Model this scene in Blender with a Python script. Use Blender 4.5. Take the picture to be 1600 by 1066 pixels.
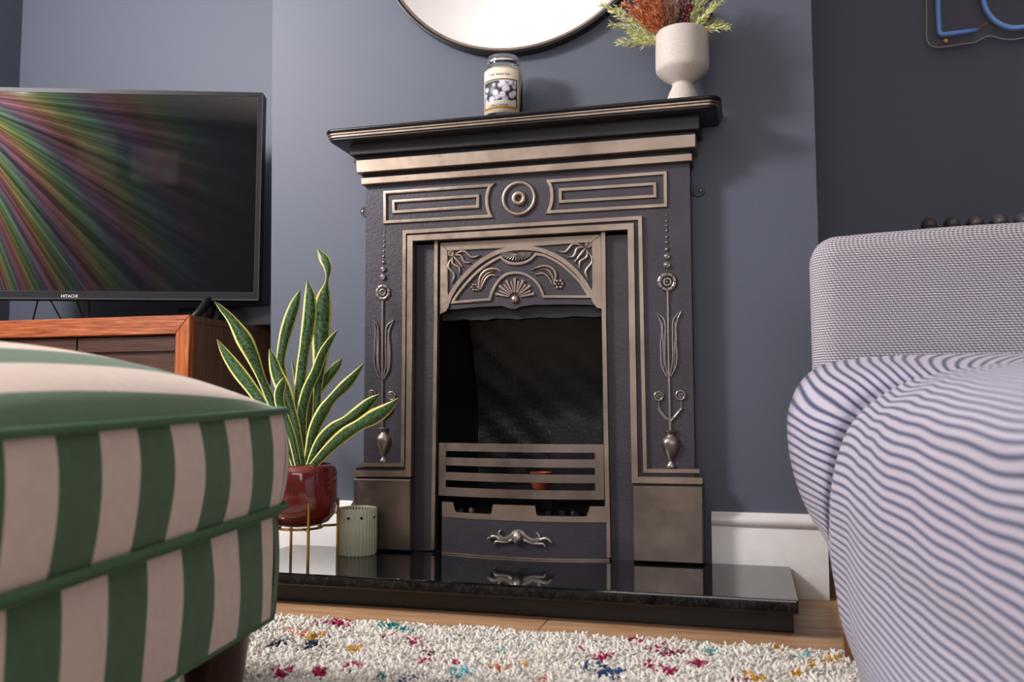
import bpy, bmesh, math, random
import numpy as np
from mathutils import Vector, Matrix
random.seed(7); rng = np.random.default_rng(11)
for o in list(bpy.data.objects): bpy.data.objects.remove(o, do_unlink=True)
scene = bpy.context.scene
COL = scene.collection
R = math.radians
# ------------------------------------------------------------------ camera, world, lights
F = 1379.0; YAW = R(15.2); PITCH = R(4.43)
CAM = Vector((0, -2.2, 0.437))
cd = bpy.data.cameras.new('camera'); cam = bpy.data.objects.new('camera', cd); COL.objects.link(cam)
cam.location = CAM; cam.rotation_euler = (math.pi/2 + PITCH, 0, YAW)
cd.sensor_width = 36; cd.lens = F/1600*36; cd.clip_start = 0.02
cd.dof.use_dof = True; cd.dof.focus_distance = 2.12; cd.dof.aperture_fstop = 4.6
scene.camera = cam
ROT = cam.rotation_euler.to_matrix()
world = bpy.data.worlds.new('world'); scene.world = world; world.use_nodes = True
wb = world.node_tree.nodes['Background']; wb.inputs[0].default_value = (0.80, 0.88, 1.0, 1); wb.inputs[1].default_value = 0.5
def area(name, loc, rot, sx, sy, power, color=(1, 1, 1), spread=180):
    l = bpy.data.lights.new(name, 'AREA'); l.shape = 'RECTANGLE'; l.size = sx; l.size_y = sy
    l.energy = power; l.color = color; l.spread = R(spread)
    o = bpy.data.objects.new(name, l); COL.objects.link(o); o.location = loc; o.rotation_euler = rot
    return o
# softbox key, side window daylight, and two added unseen fills: ceiling bounce and rear
def aimed(name, loc, tgt, sx, sy, power, color):
    o = area(name, loc, (0, 0, 0), sx, sy, power, color)
    o.rotation_euler = (Vector(tgt)-Vector(loc)).to_track_quat('-Z', 'Y').to_euler(); return o
aimed('softbox_key_light', (-2.43, -1.62, 2.16), (-0.75, 0.0, 0.8), 0.42, 0.42, 46, (1.0, 0.97, 0.95))
area('window_daylight', (-2.62, -1.75, 1.55), (0, R(-90), 0), 1.3, 1.5, 12, (1.0, 0.97, 0.96))
area('added_ceiling_bounce', (-1.1, -2.7, 1.9), (R(180), 0, 0), 0.6, 0.6, 7, (1.0, 0.97, 0.95))  # added unseen uplight, brightens the ceiling in the mirror and fills the room
area('added_rear_fill', (0.2, -3.86, 1.45), (R(90), 0, 0), 2.2, 1.4, 15, (1.0, 0.95, 0.92))  # added fill behind the camera, set in the unseen rear opening
scene.view_settings.view_transform = 'Standard'; scene.view_settings.look = 'None'
scene.view_settings.exposure = 0.64; scene.view_settings.gamma = 1.0
try: scene.view_settings.use_curve_mapping = False
except Exception: pass

# ------------------------------------------------------------------ pixel -> world helpers (1600x1066 frame)
def ray(u, v):
    return ROT @ Vector(((u-800)/F, -(v-533)/F, -1.0))
def P(u, v, Y):                      # point on the vertical plane y = Y
    d = ray(u, v); t = (Y-CAM.y)/d.y; return CAM + d*t
def PZ(u, v, Z):
    d = ray(u, v); t = (Z-CAM.z)/d.z; return CAM + d*t
def PX(u, v, X):
    d = ray(u, v); t = (X-CAM.x)/d.x; return CAM + d*t
def PW(u, v, w):                     # point at optical depth w
    return CAM + ray(u, v)*w
def mpp(u, v, Y):                    # metres per pixel near (u,v) on plane Y
    return ((P(u+4, v, Y)-P(u, v, Y)).length + (P(u, v+4, Y)-P(u, v, Y)).length)/8

# ------------------------------------------------------------------ materials
def lin(c):
    return tuple(((x/255)/12.92 if x/255 <= .04045 else ((x/255+.055)/1.055)**2.4) for x in c) + (1,)
class NT:
    def __init__(s, name):
        s.m = bpy.data.materials.new(name); s.m.use_nodes = True; s.t = s.m.node_tree
        s.b = s.t.nodes['Principled BSDF']; s.out = s.t.nodes['Material Output']
    def n(s, typ, **kw):
        nd = s.t.nodes.new(typ)
        for k, v in kw.items():
            if k in nd.inputs: nd.inputs[k].default_value = v
            else: setattr(nd, k, v)
        return nd
    def l(s, a, b): s.t.links.new(a, b)
    def math(s, op, a, b=None, c=None):
        nd = s.t.nodes.new('ShaderNodeMath'); nd.operation = op
        for i, x in enumerate((a, b, c)):
            if x is None: continue
            if isinstance(x, (int, float)): nd.inputs[i].default_value = x
            else: s.l(x, nd.inputs[i])
        return nd.outputs[0]
    def coord(s, kind='Object'):
        return s.n('ShaderNodeTexCoord').outputs[kind]
    def noise(s, scale, detail=3, vec=None, stretch=None, rough=.5):
        v = vec or s.coord()
        if stretch:
            mp = s.n('ShaderNodeMapping'); mp.inputs['Scale'].default_value = stretch; s.l(v, mp.inputs['Vector']); v = mp.outputs[0]
        nd = s.n('ShaderNodeTexNoise'); nd.inputs['Scale'].default_value = scale; nd.inputs['Detail'].default_value = detail
        nd.inputs['Roughness'].default_value = rough
        s.l(v, nd.inputs['Vector']); return nd.outputs['Fac']
    def mix(s, fac, a, b):
        nd = s.n('ShaderNodeMix'); nd.data_type = 'RGBA'
        for i, x in ((0, fac), (6, a), (7, b)):
            if isinstance(x, (tuple, list, float, int)): nd.inputs[i].default_value = x
            else: s.l(x, nd.inputs[i])
        return nd.outputs[2]
    def ramp(s, fac, stops):
        nd = s.n('ShaderNodeValToRGB'); e = nd.color_ramp.elements
        while len(e) < len(stops): e.new(0.5)
        for el, (p, c) in zip(e, stops): el.position = p; el.color = c
        s.l(fac, nd.inputs[0]); return nd.outputs[0]
    def bump(s, h, strength=.3, dist=.002):
        nd = s.n('ShaderNodeBump'); nd.inputs['Strength'].default_value = strength; nd.inputs['Distance'].default_value = dist
        s.l(h, nd.inputs['Height']); s.l(nd.outputs[0], s.b.inputs['Normal'])
    def set(s, col=None, rough=None, metal=None, spec=None, **kw):
        if col is not None:
            if isinstance(col, tuple): s.b.inputs['Base Color'].default_value = col
            else: s.l(col, s.b.inputs['Base Color'])
        if rough is not None:
            if isinstance(rough, (int, float)): s.b.inputs['Roughness'].default_value = rough
            else: s.l(rough, s.b.inputs['Roughness'])
        if metal is not None: s.b.inputs['Metallic'].default_value = metal
        if spec is not None: s.b.inputs['Specular IOR Level'].default_value = spec
        for k, v in kw.items(): s.b.inputs[k.replace('_', ' ')].default_value = v
        return s.m
def simple(name, c1, c2=None, rough=.5, metal=0, scale=40, bump=0, bdist=.001, spec=None, stretch=None, detail=3):
    n = NT(name); c2 = c2 or c1
    f = n.noise(scale, detail, stretch=stretch)
    f2 = n.ramp(f, [(.35, (0, 0, 0, 1)), (.65, (1, 1, 1, 1))])
    m = n.set(n.mix(f2, lin(c1), lin(c2)), rough, metal, spec)
    if bump: n.bump(f, bump, bdist)
    return m
M = {}
M['wall'] = simple('blue_grey_wall_paint', (88, 93, 108), (92, 97, 112), .55, scale=220, bump=.08, spec=.35)
M['ceiling'] = simple('white_ceiling_paint', (238, 236, 232), None, .8)
M['white'] = simple('white_gloss_paint', (226, 221, 218), (232, 228, 226), .35, scale=30)
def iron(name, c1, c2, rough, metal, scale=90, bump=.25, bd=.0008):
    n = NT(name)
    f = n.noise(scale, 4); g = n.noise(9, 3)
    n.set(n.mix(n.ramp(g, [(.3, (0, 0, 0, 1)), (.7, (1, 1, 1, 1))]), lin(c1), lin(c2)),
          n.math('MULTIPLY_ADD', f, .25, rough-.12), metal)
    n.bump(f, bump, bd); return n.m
M['iron'] = iron('dark_cast_iron', (58, 54, 61), (68, 63, 72), .46, .35, 140, .6, .0012)
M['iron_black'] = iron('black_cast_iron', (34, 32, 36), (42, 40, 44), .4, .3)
M['steel'] = iron('burnished_steel', (142, 125, 112), (170, 152, 139), .40, .92, 60, .15)
M['steel_dark'] = iron('browned_steel', (120, 106, 99), (146, 132, 124), .38, .92, 60, .2)
M['pewter'] = iron('antique_relief_iron', (122, 114, 112), (150, 140, 134), .32, .9, 120, .2)
M['soot'] = iron('sooty_black_iron', (16, 16, 17), (24, 23, 24), .34, .1, 120, .5, .002)
M['shelf_black'] = iron('gloss_black_shelf', (24, 23, 26), (30, 29, 33), .28, .3)
def granite(rough=.06, name='polished_black_granite'):
    n = NT(name); vo = n.n('ShaderNodeTexVoronoi'); vo.inputs['Scale'].default_value = 150; n.l(n.coord(), vo.inputs['Vector'])
    sz = n.math('MULTIPLY', n.noise(45, 2), .30)
    m = n.math('LESS_THAN', vo.outputs['Distance'], n.math('SUBTRACT', sz, .095))
    n.set(n.mix(m, lin((15, 15, 17)), lin((128, 128, 134))), rough, 0, .6); return n.m
M['granite_base'] = granite(.35, 'honed_black_granite')
M['granite'] = granite()
def wood(name, c1, c2, c3, scale=14, stretch=(1, 14, 14), rough=.5, bump=.25, rnd=False):
    n = NT(name); v = n.coord()
    if rnd:
        oi = n.n('ShaderNodeObjectInfo'); vm = n.n('ShaderNodeVectorMath'); vm.operation = 'MULTIPLY_ADD'
        cx = n.n('ShaderNodeCombineXYZ'); n.l(oi.outputs['Random'], cx.inputs[0]); n.l(oi.outputs['Random'], cx.inputs[1])
        vm.inputs[1].default_value = (9, 7, 3); n.l(cx.outputs[0], vm.inputs[0]); n.l(v, vm.inputs[2]); v = vm.outputs[0]
    f = n.noise(scale, 6, v, stretch, .65); g = n.noise(scale*.35, 2, v, stretch)
    c = n.ramp(f, [(.3, lin(c1)), (.5, lin(c2)), (.7, lin(c3))])
    c = n.mix(n.math('MULTIPLY', g, .45), c, lin(c1))
    n.set(c, rough); n.bump(f, bump, .002); return n.m
M['oak'] = wood('oak_laminate', (158, 118, 86), (190, 148, 112), (210, 172, 134), 5, (1, 12, 12), .45, .1, True)
M['oak_dark'] = wood('floor_subbase', (70, 50, 36), (80, 60, 42), (90, 66, 48), 5)
M['teak'] = wood('orange_brown_wood', (92, 40, 16), (172, 88, 44), (205, 128, 84), 9, (1, 12, 16), .42, .9)
M['teak_v'] = wood('orange_brown_upright', (110, 48, 20), (188, 98, 46), (214, 138, 90), 9, (14, 12, 1), .42, .9)
M['teak_side'] = wood('brown_side_panel', (84, 58, 42), (122, 88, 64), (150, 110, 80), 8, (8, 14, .8), .5, .4)
M['teak_in'] = wood('dark_door_wood', (48, 26, 18), (74, 42, 28), (92, 54, 36), 8, (1, 12, 12), .5, .4)
M['leg'] = wood('walnut_leg', (44, 26, 18), (78, 44, 28), (110, 66, 42), 12, (9, 9, 1), .4, .2)
M['leg2'] = wood('brown_chair_leg', (84, 50, 30), (116, 72, 44), (136, 88, 56), 12, (9, 9, 1), .4, .2)
M['plastic'] = simple('black_plastic', (18, 18, 20), (22, 22, 24), .42, scale=80, spec=.3)
M['plastic_gloss'] = simple('grey_bezel_edge', (70, 68, 74), None, .3, .2)
M['gold'] = simple('brass_stand', (196, 150, 74), (210, 164, 84), .28, 1, 30)
M['chrome'] = simple('satin_nickel', (188, 180, 172), (160, 152, 144), .36, .9, 200)
M['mirror'] = NT('mirror_glass').set(lin((226, 225, 227)), .015, 1.0)
M['frame_black'] = simple('black_mirror_rim', (18, 18, 20), None, .3)
M['ceramic'] = simple('speckled_stone_glaze', (214, 206, 198), (196, 186, 178), .6, scale=420, bump=.1)
M['mint'] = simple('pale_mint_glaze', (204, 206, 178), (212, 214, 188), .5, scale=60)
M['mint_in'] = simple('brown_glaze_inside', (120, 96, 84), (140, 112, 96), .5)
M['black'] = simple('dark_hole', (8, 8, 8), None, .8)
M['wax'] = NT('cream_wax').set(lin((240, 228, 200)), .5, Subsurface_Weight=.2)
M['soil'] = simple('dark_soil', (46, 34, 28), (70, 52, 42), .9, scale=200, bump=1, bdist=.004)
M['terracotta'] = simple('terracotta', (170, 76, 48), (140, 60, 38), .6, scale=60)
M['radiator'] = simple('dark_radiator_enamel', (92, 84, 84), None, .4)
def glass(name, col, rough=0.0, ior=1.45):
    n = NT(name); n.set(lin(col), rough, Transmission_Weight=1.0, IOR=ior); return n.m
M['glass'] = glass('clear_glass', (250, 252, 250))
M['acrylic'] = glass('clear_acrylic', (246, 244, 248), .02, 1.3)
def potglass():
    n = NT('cranberry_glass_pot'); g = n.noise(7, 3)
    n.set(n.ramp(g, [(.3, lin((78, 26, 28))), (.55, lin((122, 40, 36))), (.75, lin((150, 58, 44)))]), .12, 0, .7, Coat_Weight=.6); return n.m
M['pot'] = potglass()
M['neon'] = simple('blue_neon_tube', (120, 168, 252), (126, 172, 254), .35)
M['edge'] = simple('polished_acrylic_edge', (190, 180, 176), None, .3)
M['neon_white'] = simple('white_tube_channel', (210, 208, 214), None, .4)
def leafmat():
    n = NT('variegated_snake_leaf'); uv = n.coord('UV'); sp = n.n('ShaderNodeSeparateXYZ'); n.l(uv, sp.inputs[0])
    e = n.math('ABSOLUTE', n.math('SUBTRACT', sp.outputs[0], .5))
    w = n.noise(14, 3, uv, (1, 4, 1))
    e2 = n.math('ADD', e, n.math('MULTIPLY', n.math('SUBTRACT', w, .5), .06))
    band = n.noise(4.5, 4, uv, (1.2, 9, 1), .65)
    green = n.ramp(band, [(.40, lin((26, 52, 26))), (.50, lin((66, 98, 56))), (.66, lin((94, 120, 74)))])
    mask = n.ramp(e2, [(.36, (0, 0, 0, 1)), (.39, (1, 1, 1, 1))])
    n.set(n.mix(mask, green, lin((196, 186, 92))), .38, 0, .4); return n.m
M['leaf'] = leafmat()
def cloth_stripe(name, axis, off, period=.122, c1=(82, 112, 78), c2=(232, 208, 194)):
    n = NT(name); sp = n.n('ShaderNodeSeparateXYZ'); n.l(n.coord('UV'), sp.inputs[0])
    x = sp.outputs[0]
    wob = n.noise(1.6, 1, n.coord('UV'))
    x = n.math('ADD', x, n.math('MULTIPLY', wob, .012))
    fr = n.math('FRACT', n.math('ADD', n.math('DIVIDE', x, period), off))
    m = n.math('GREATER_THAN', fr, .5)
    weave = n.noise(900, 2); fuzz = n.noise(60, 3)
    ca = n.mix(fuzz, lin(c1), lin(tuple(int(k*.84) for k in c1))); cb = n.mix(fuzz, lin(c2), lin(tuple(int(k*.92) for k in c2)))
    n.set(n.mix(m, cb, ca), .9, 0, .15); n.bump(weave, .35, .0006)
    n.b.inputs['Sheen Weight'].default_value = .25
    return n.m
M['stripe_side'] = cloth_stripe('green_cream_stripe_side', 0, .83, .1247)
M['stripe_base'] = cloth_stripe('green_cream_stripe_base', 0, .905, .1357)
M['stripe_top'] = cloth_stripe('green_cream_stripe_top', 0, 0.70)
M['piping'] = simple('green_piping', (80, 114, 82), (70, 100, 72), .85, scale=300, bump=.2)
def knit(name, pu, pv, shift, dark=(44, 46, 70), light=(222, 214, 224), cov=.5, covu=.55, coordk='UV', axes=(0, 1), wsc=30, wam=.5):
    n = NT(name); sp = n.n('ShaderNodeSeparateXYZ'); n.l(n.coord(coordk), sp.inputs[0])
    w = n.noise(wsc, 1 if wsc < 10 else 2, n.coord(coordk))
    a = n.math('DIVIDE', sp.outputs[axes[0]], pu); b = n.math('DIVIDE', sp.outputs[axes[1]], pv)
    b = n.math('ADD', b, n.math('MULTIPLY', w, wam))
    row = n.math('FLOOR', b)
    a2 = n.math('ADD', a, n.math('MULTIPLY', row, shift))
    fa = n.math('PINGPONG', a2, .5); fb = n.math('PINGPONG', b, .5)
    ma = n.ramp(fa, [(max(covu-.3, 0)*.5, (1, 1, 1, 1)), (min(covu*.5+.12, 1), (.0, .0, .0, 1))])
    mb = n.ramp(fb, [(cov*.5-.1, (1, 1, 1, 1)), (cov*.5+.1, (0, 0, 0, 1))])
    m = n.math('MULTIPLY', ma, mb)
    n.set(n.mix(m, lin(light), lin(dark)), .9, 0, .1); n.bump(n.math('SUBTRACT', 1.0, m), .4, .001)
    n.b.inputs['Sheen Weight'].default_value = .2
    return n.m
M['knit_back'] = knit('salt_pepper_weave_back', .0078, .0046, .37, (26, 26, 38), (216, 208, 218), .60, .74, 'UV')
M['knit_body'] = knit('navy_line_weave_body', .0085, .0130, .5, (78, 82, 114), (194, 186, 202), .38, 1.25, 'UV', wsc=5, wam=2.2)
def tvscreen():
    n = NT('glossy_dark_screen')
    n.set(lin((12, 13, 14)), .05, 0, .8)
    # painted rainbow glare: fixed coloured streaks tint a broad reflection lobe, fading rightwards
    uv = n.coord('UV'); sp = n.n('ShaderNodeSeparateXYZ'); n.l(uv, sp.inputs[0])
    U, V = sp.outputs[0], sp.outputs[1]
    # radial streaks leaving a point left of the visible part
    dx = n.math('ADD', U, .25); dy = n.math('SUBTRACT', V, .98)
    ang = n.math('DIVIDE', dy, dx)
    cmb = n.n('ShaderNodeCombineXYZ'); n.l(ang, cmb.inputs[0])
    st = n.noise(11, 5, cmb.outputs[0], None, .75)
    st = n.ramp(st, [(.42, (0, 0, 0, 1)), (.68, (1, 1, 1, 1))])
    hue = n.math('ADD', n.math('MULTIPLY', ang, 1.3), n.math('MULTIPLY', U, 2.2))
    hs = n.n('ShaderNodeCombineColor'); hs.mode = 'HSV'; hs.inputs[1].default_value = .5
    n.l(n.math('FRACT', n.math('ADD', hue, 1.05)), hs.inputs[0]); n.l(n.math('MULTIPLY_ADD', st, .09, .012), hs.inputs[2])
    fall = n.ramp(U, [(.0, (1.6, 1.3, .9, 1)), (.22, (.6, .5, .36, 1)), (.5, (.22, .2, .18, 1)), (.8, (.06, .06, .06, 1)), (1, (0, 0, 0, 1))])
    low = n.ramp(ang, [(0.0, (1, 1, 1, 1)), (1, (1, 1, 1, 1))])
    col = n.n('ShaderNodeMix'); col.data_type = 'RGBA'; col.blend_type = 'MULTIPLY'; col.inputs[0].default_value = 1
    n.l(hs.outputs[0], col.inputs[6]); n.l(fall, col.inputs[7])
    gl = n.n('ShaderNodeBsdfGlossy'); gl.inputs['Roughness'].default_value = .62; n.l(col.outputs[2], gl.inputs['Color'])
    add = n.n('ShaderNodeAddShader'); n.l(n.b.outputs[0], add.inputs[0]); n.l(gl.outputs[0], add.inputs[1])
    n.l(add.outputs[0], n.out.inputs[0]); return n.m
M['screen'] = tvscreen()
def rugmat():
    n = NT('rug_yarn'); at = n.n('ShaderNodeAttribute'); at.attribute_name = 'yarn'
    n.l(at.outputs['Color'], n.b.inputs['Base Color']); n.set(None, .9, 0, .1); return n.m
M['yarn'] = rugmat()
M['rug_base'] = simple('rug_backing', (206, 196, 184), None, .95)
M['paper'] = simple('picture_paper', (215, 212, 206), (170, 165, 160), .6, scale=7)
M['label'] = None
def labelmat():
    n = NT('daisy_label'); uv = n.coord('UV'); sp = n.n('ShaderNodeSeparateXYZ'); n.l(uv, sp.inputs[0])
    U, V = sp.outputs[0], sp.outputs[1]
    vo = n.n('ShaderNodeTexVoronoi'); vo.inputs['Scale'].default_value = 7.5; n.l(uv, vo.inputs['Vector'])
    c = n.ramp(vo.outputs['Distance'], [(.12, lin((230, 150, 40))), (.18, lin((244, 240, 246))), (.44, lin((206, 202, 224))), (.64, lin((50, 54, 58)))])
    def inside(x, a, b): return n.math('MULTIPLY', n.math('GREATER_THAN', x, a), n.math('LESS_THAN', x, b))
    pic = n.math('MULTIPLY', inside(U, .08, .92), inside(V, .27, .72))
    frame = n.math('MULTIPLY', inside(U, .04, .96), inside(V, .08, .76))
    gold = n.math('MULTIPLY', inside(U, .04, .96), inside(V, .08, .13))
    inner = n.math('MULTIPLY', inside(U, .08, .92), inside(V, .11, .73))
    cc = n.mix(frame, lin((240, 228, 206)), lin((88, 60, 40)))
    cc = n.mix(inner, cc, lin((240, 230, 216)))
    cc = n.mix(gold, cc, lin((206, 150, 62)))
    cc = n.mix(pic, cc, c)
    n.set(cc, .4); return n.m
M['label'] = labelmat()
M['ink'] = simple('printed_ink', (70, 62, 60), None, .6)
M['logo'] = simple('white_print', (225, 225, 228), None, .5)
M['rust'] = simple('rust_orange_fern', (230, 146, 100), (176, 98, 64), .7, scale=90)
M['wheat'] = simple('pale_green_grass_plume', (232, 232, 172), (206, 210, 146), .7, scale=90)
M['tan'] = simple('dried_tan_seed_head', (214, 170, 136), (160, 110, 82), .7, scale=90)
M['brown'] = simple('dried_brown_stem', (106, 58, 44), (82, 44, 36), .7, scale=90)
M['berry'] = simple('deep_red_berry', (120, 38, 44), (84, 30, 36), .3, scale=60)

# ------------------------------------------------------------------ object helpers
ORG = {}
def finish(name, verts, faces, mat, parent=None, smooth=False, uvs=None, org=None, sharp=None):
    if parent is not None: o0 = ORG[parent]
    else: o0 = Vector(org) if org is not None else Vector((0, 0, 0))
    vv = [(v[0]-o0[0], v[1]-o0[1], v[2]-o0[2]) for v in verts]
    me = bpy.data.meshes.new(name); me.from_pydata(vv, [], faces); me.validate()
    bm = bmesh.new(); bm.from_mesh(me); bmesh.ops.recalc_face_normals(bm, faces=bm.faces); bm.to_mesh(me); bm.free()
    if smooth:
        me.polygons.foreach_set('use_smooth', [True]*len(me.polygons))
        if sharp:
            me.set_sharp_from_angle(angle=R(sharp))
    if uvs is not None:
        ul = me.uv_layers.new(name='UVMap')
        for li, lp in enumerate(me.loops): ul.data[li].uv = uvs[lp.vertex_index]
    me.materials.append(mat)
    o = bpy.data.objects.new(name, me); COL.objects.link(o)
    if parent is not None: o.parent = parent
    else: o.location = o0
    ORG[o] = o0
    return o
def thing(name, loc, label, cat, group=None):
    o = bpy.data.objects.new(name, None); COL.objects.link(o); o.location = loc; o.empty_display_size = .05
    o['label'] = label; o['category'] = cat
    if group: o['group'] = group
    ORG[o] = Vector(loc); return o
def tag(o, label=None, cat=None, group=None, kind=None):
    if label: o['label'] = label
    if cat: o['category'] = cat
    if group: o['group'] = group
    if kind: o['kind'] = kind
    return o
class MB:
    def __init__(s): s.v = []; s.f = []; s.uv = []
    def add(s, v, f, uv=None):
        k = len(s.v); s.v += [tuple(x) for x in v]; s.f += [tuple(i+k for i in q) for q in f]
        s.uv += (uv if uv is not None else [(0, 0)]*len(v)); return s
    def build(s, name, mat, parent=None, smooth=False, org=None, uv=False, sharp=None):
        return finish(name, s.v, s.f, mat, parent, smooth, s.uv if uv else None, org, sharp)
    def box(s, x0, x1, y0, y1, z0, z1):
        v = [(x, y, z) for x in (x0, x1) for y in (y0, y1) for z in (z0, z1)]
        return s.add(v, [(0, 1, 3, 2), (4, 6, 7, 5), (0, 4, 5, 1), (2, 3, 7, 6), (0, 2, 6, 4), (1, 5, 7, 3)])
    def prism(s, loop, y0, y1, inset=0.0):
        """loop [(x,z)] extruded from y1 (back) to y0 (front) with a small chamfer of size inset at the front"""
        n = len(loop)
        rings = [[(x, y1, z) for x, z in loop]]
        if inset:
            rings.append([(x, y0+inset, z) for x, z in loop])
            ins = offset_loop(loop, inset); rings.append([(x, y0, z) for x, z in ins])
        else: rings.append([(x, y0, z) for x, z in loop])
        v = [p for r in rings for p in r]; f = []
        for k in range(len(rings)-1):
            for i in range(n):
                j = (i+1) % n; f.append((k*n+i, k*n+j, (k+1)*n+j, (k+1)*n+i))
        f.append(tuple(range((len(rings)-1)*n, len(rings)*n))); f.append(tuple(range(n-1, -1, -1)))
        return s.add(v, f)
    def tube(s, pts, rad, seg=8, caps=True):
        pts = [Vector(p) for p in pts]; n = len(pts)
        rr = rad if isinstance(rad, (list, tuple)) else [rad]*n
        v = []; f = []; up = None
        for i, p in enumerate(pts):
            t = (pts[min(i+1, n-1)]-pts[max(i-1, 0)]).normalized()
            if up is None:
                up = Vector((0, 0, 1)) if abs(t.z) < .9 else Vector((1, 0, 0))
            a = t.cross(up)
            if a.length < 1e-6: a = t.cross(Vector((0, 1, 0)))
            a.normalize(); b = a.cross(t).normalized(); up = b
            for k in range(seg):
                c = 2*math.pi*k/seg; v.append(p + (a*math.cos(c)+b*math.sin(c))*rr[i])
        for i in range(n-1):
            for k in range(seg):
                k2 = (k+1) % seg; f.append((i*seg+k, i*seg+k2, (i+1)*seg+k2, (i+1)*seg+k))
        if caps: f.append(tuple(range(seg-1, -1, -1))); f.append(tuple(range((n-1)*seg, n*seg)))
        return s.add(v, f)
    def loop_tube(s, pts, r, seg=8):
        pts = [Vector(p) for p in pts]; n = len(pts); v = []; f = []
        for i, p in enumerate(pts):
            t = (pts[(i+1) % n]-pts[i-1]).normalized(); a = t.cross(Vector((0, 0, 1)))
            if a.length < 1e-4: a = t.cross(Vector((1, 0, 0)))
            a.normalize(); b = a.cross(t)
            for k in range(seg):
                c = 2*math.pi*k/seg; v.append(p+(a*math.cos(c)+b*math.sin(c))*r)
        for i in range(n):
            i2 = (i+1) % n
            for k in range(seg):
                k2 = (k+1) % seg; f.append((i*seg+k, i*seg+k2, i2*seg+k2, i2*seg+k))
        return s.add(v, f)
    def lathe(s, prof, c, seg=32, rfun=None, cap0=False, cap1=False):
        v = []; f = []; uv = []
        for i, (r, z) in enumerate(prof):
            for k in range(seg):
                a = 2*math.pi*k/seg; rr = r*(rfun(a, z) if rfun else 1)
                v.append((c[0]+rr*math.cos(a), c[1]+rr*math.sin(a), c[2]+z)); uv.append((k/seg, i/len(prof)))
        for i in range(len(prof)-1):
            for k in range(seg):
                k2 = (k+1) % seg; f.append((i*seg+k, i*seg+k2, (i+1)*seg+k2, (i+1)*seg+k))
        if cap0: f.append(tuple(range(seg-1, -1, -1)))
        if cap1: f.append(tuple(range((len(prof)-1)*seg, len(prof)*seg)))
        return s.add(v, f, uv)
    def dome(s, c, r, h, seg=14, rings=4, sq=1.0):
        """bump facing -y at centre c"""
        v = []; f = []
        for i in range(rings):
            t = i/rings*math.pi/2
            for k in range(seg):
                a = 2*math.pi*k/seg
                v.append((c[0]+r*math.cos(t)*math.cos(a), c[1]-h*math.sin(t), c[2]+sq*r*math.cos(t)*math.sin(a)))
        v.append((c[0], c[1]-h, c[2]))
        for i in range(rings-1):
            for k in range(seg):
                k2 = (k+1) % seg; f.append((i*seg+k, i*seg+k2, (i+1)*seg+k2, (i+1)*seg+k))
        b = (rings-1)*seg
        for k in range(seg): f.append((b+k, b+(k+1) % seg, rings*seg))
        f.append(tuple(range(seg-1, -1, -1)))
        return s.add(v, f)
    def ring(s, c, ro, ri, h, seg=40):
        pts = [(c[0]+(ro+ri)/2*math.cos(2*math.pi*k/seg), c[2]+(ro+ri)/2*math.sin(2*math.pi*k/seg)) for k in range(seg)]
        return s.ribbon(pts, ro-ri, c[1], h, closed=True)
    def ribbon(s, pts, width, Y, h, closed=False, prof=None):
        """raised moulding following pts [(x,z)] on plane Y, standing h proud towards the camera"""
        prof = prof or [(-1, -.25), (-1, .45), (-.72, .92), (0, 1.0), (.72, .92), (1, .45), (1, -.25)]
        n = len(pts); W = width if isinstance(width, (list, tuple)) else [width]*n
        v = []; f = []; m = len(prof)
        for i in range(n):
            p = Vector(pts[i])
            a = Vector(pts[i-1]) if (closed or i > 0) else None
            b = Vector(pts[(i+1) % n]) if (closed or i < n-1) else None
            d1 = (p-a).normalized() if a is not None else None; d2 = (b-p).normalized() if b is not None else None
            if d1 is None: d1 = d2
            if d2 is None: d2 = d1
            n1 = Vector((-d1.y, d1.x)); n2 = Vector((-d2.y, d2.x)); nn = n1+n2
            if nn.length < 1e-6: nn = n1
            nn.normalize(); k = 1/max(nn.dot(n1), .35)
            for (o, hh) in prof:
                q = p+nn*(o*W[i]/2*k); v.append((q.x, Y-hh*h*(1 if W[i] > 1e-5 else .3), q.y))
        for i in range(n if closed else n-1):
            j = (i+1) % n
            for k in range(m-1): f.append((i*m+k, i*m+k+1, j*m+k+1, j*m+k))
        if not closed:
            f.append(tuple(range(m))); f.append(tuple(range(n*m-1, (n-1)*m-1, -1)))
        return s.add(v, f)
def offset_loop(loop, d):
    n = len(loop); area = sum(loop[i][0]*loop[(i+1) % n][1]-loop[(i+1) % n][0]*loop[i][1] for i in range(n))
    sg = 1 if area > 0 else -1; out = []
    for i in range(n):
        p = Vector(loop[i]); d1 = (p-Vector(loop[i-1])).normalized(); d2 = (Vector(loop[(i+1) % n])-p).normalized()
        n1 = Vector((-d1.y, d1.x))*sg; n2 = Vector((-d2.y, d2.x))*sg; nn = n1+n2
        if nn.length < 1e-6: nn = n1
        nn.normalize(); q = p+nn*d/max(nn.dot(n1), .35); out.append((q.x, q.y))
    return out
def px(pts, Y): return [(lambda q: (q.x, q.z))(P(u, v, Y)) for u, v in pts]
def smooth_path(pts, n=6):
    out = []; N = len(pts)
    for i in range(N-1):
        p0, p1, p2, p3 = [np.array(pts[max(0, min(N-1, k))], float) for k in (i-1, i, i+1, i+2)]
        for k in range(n):
            t = k/n; out.append(tuple(.5*((2*p1)+(-p0+p2)*t+(2*p0-5*p1+4*p2-p3)*t*t+(-p0+3*p1-3*p2+p3)*t**3)))
    out.append(tuple(pts[-1])); return out
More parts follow.
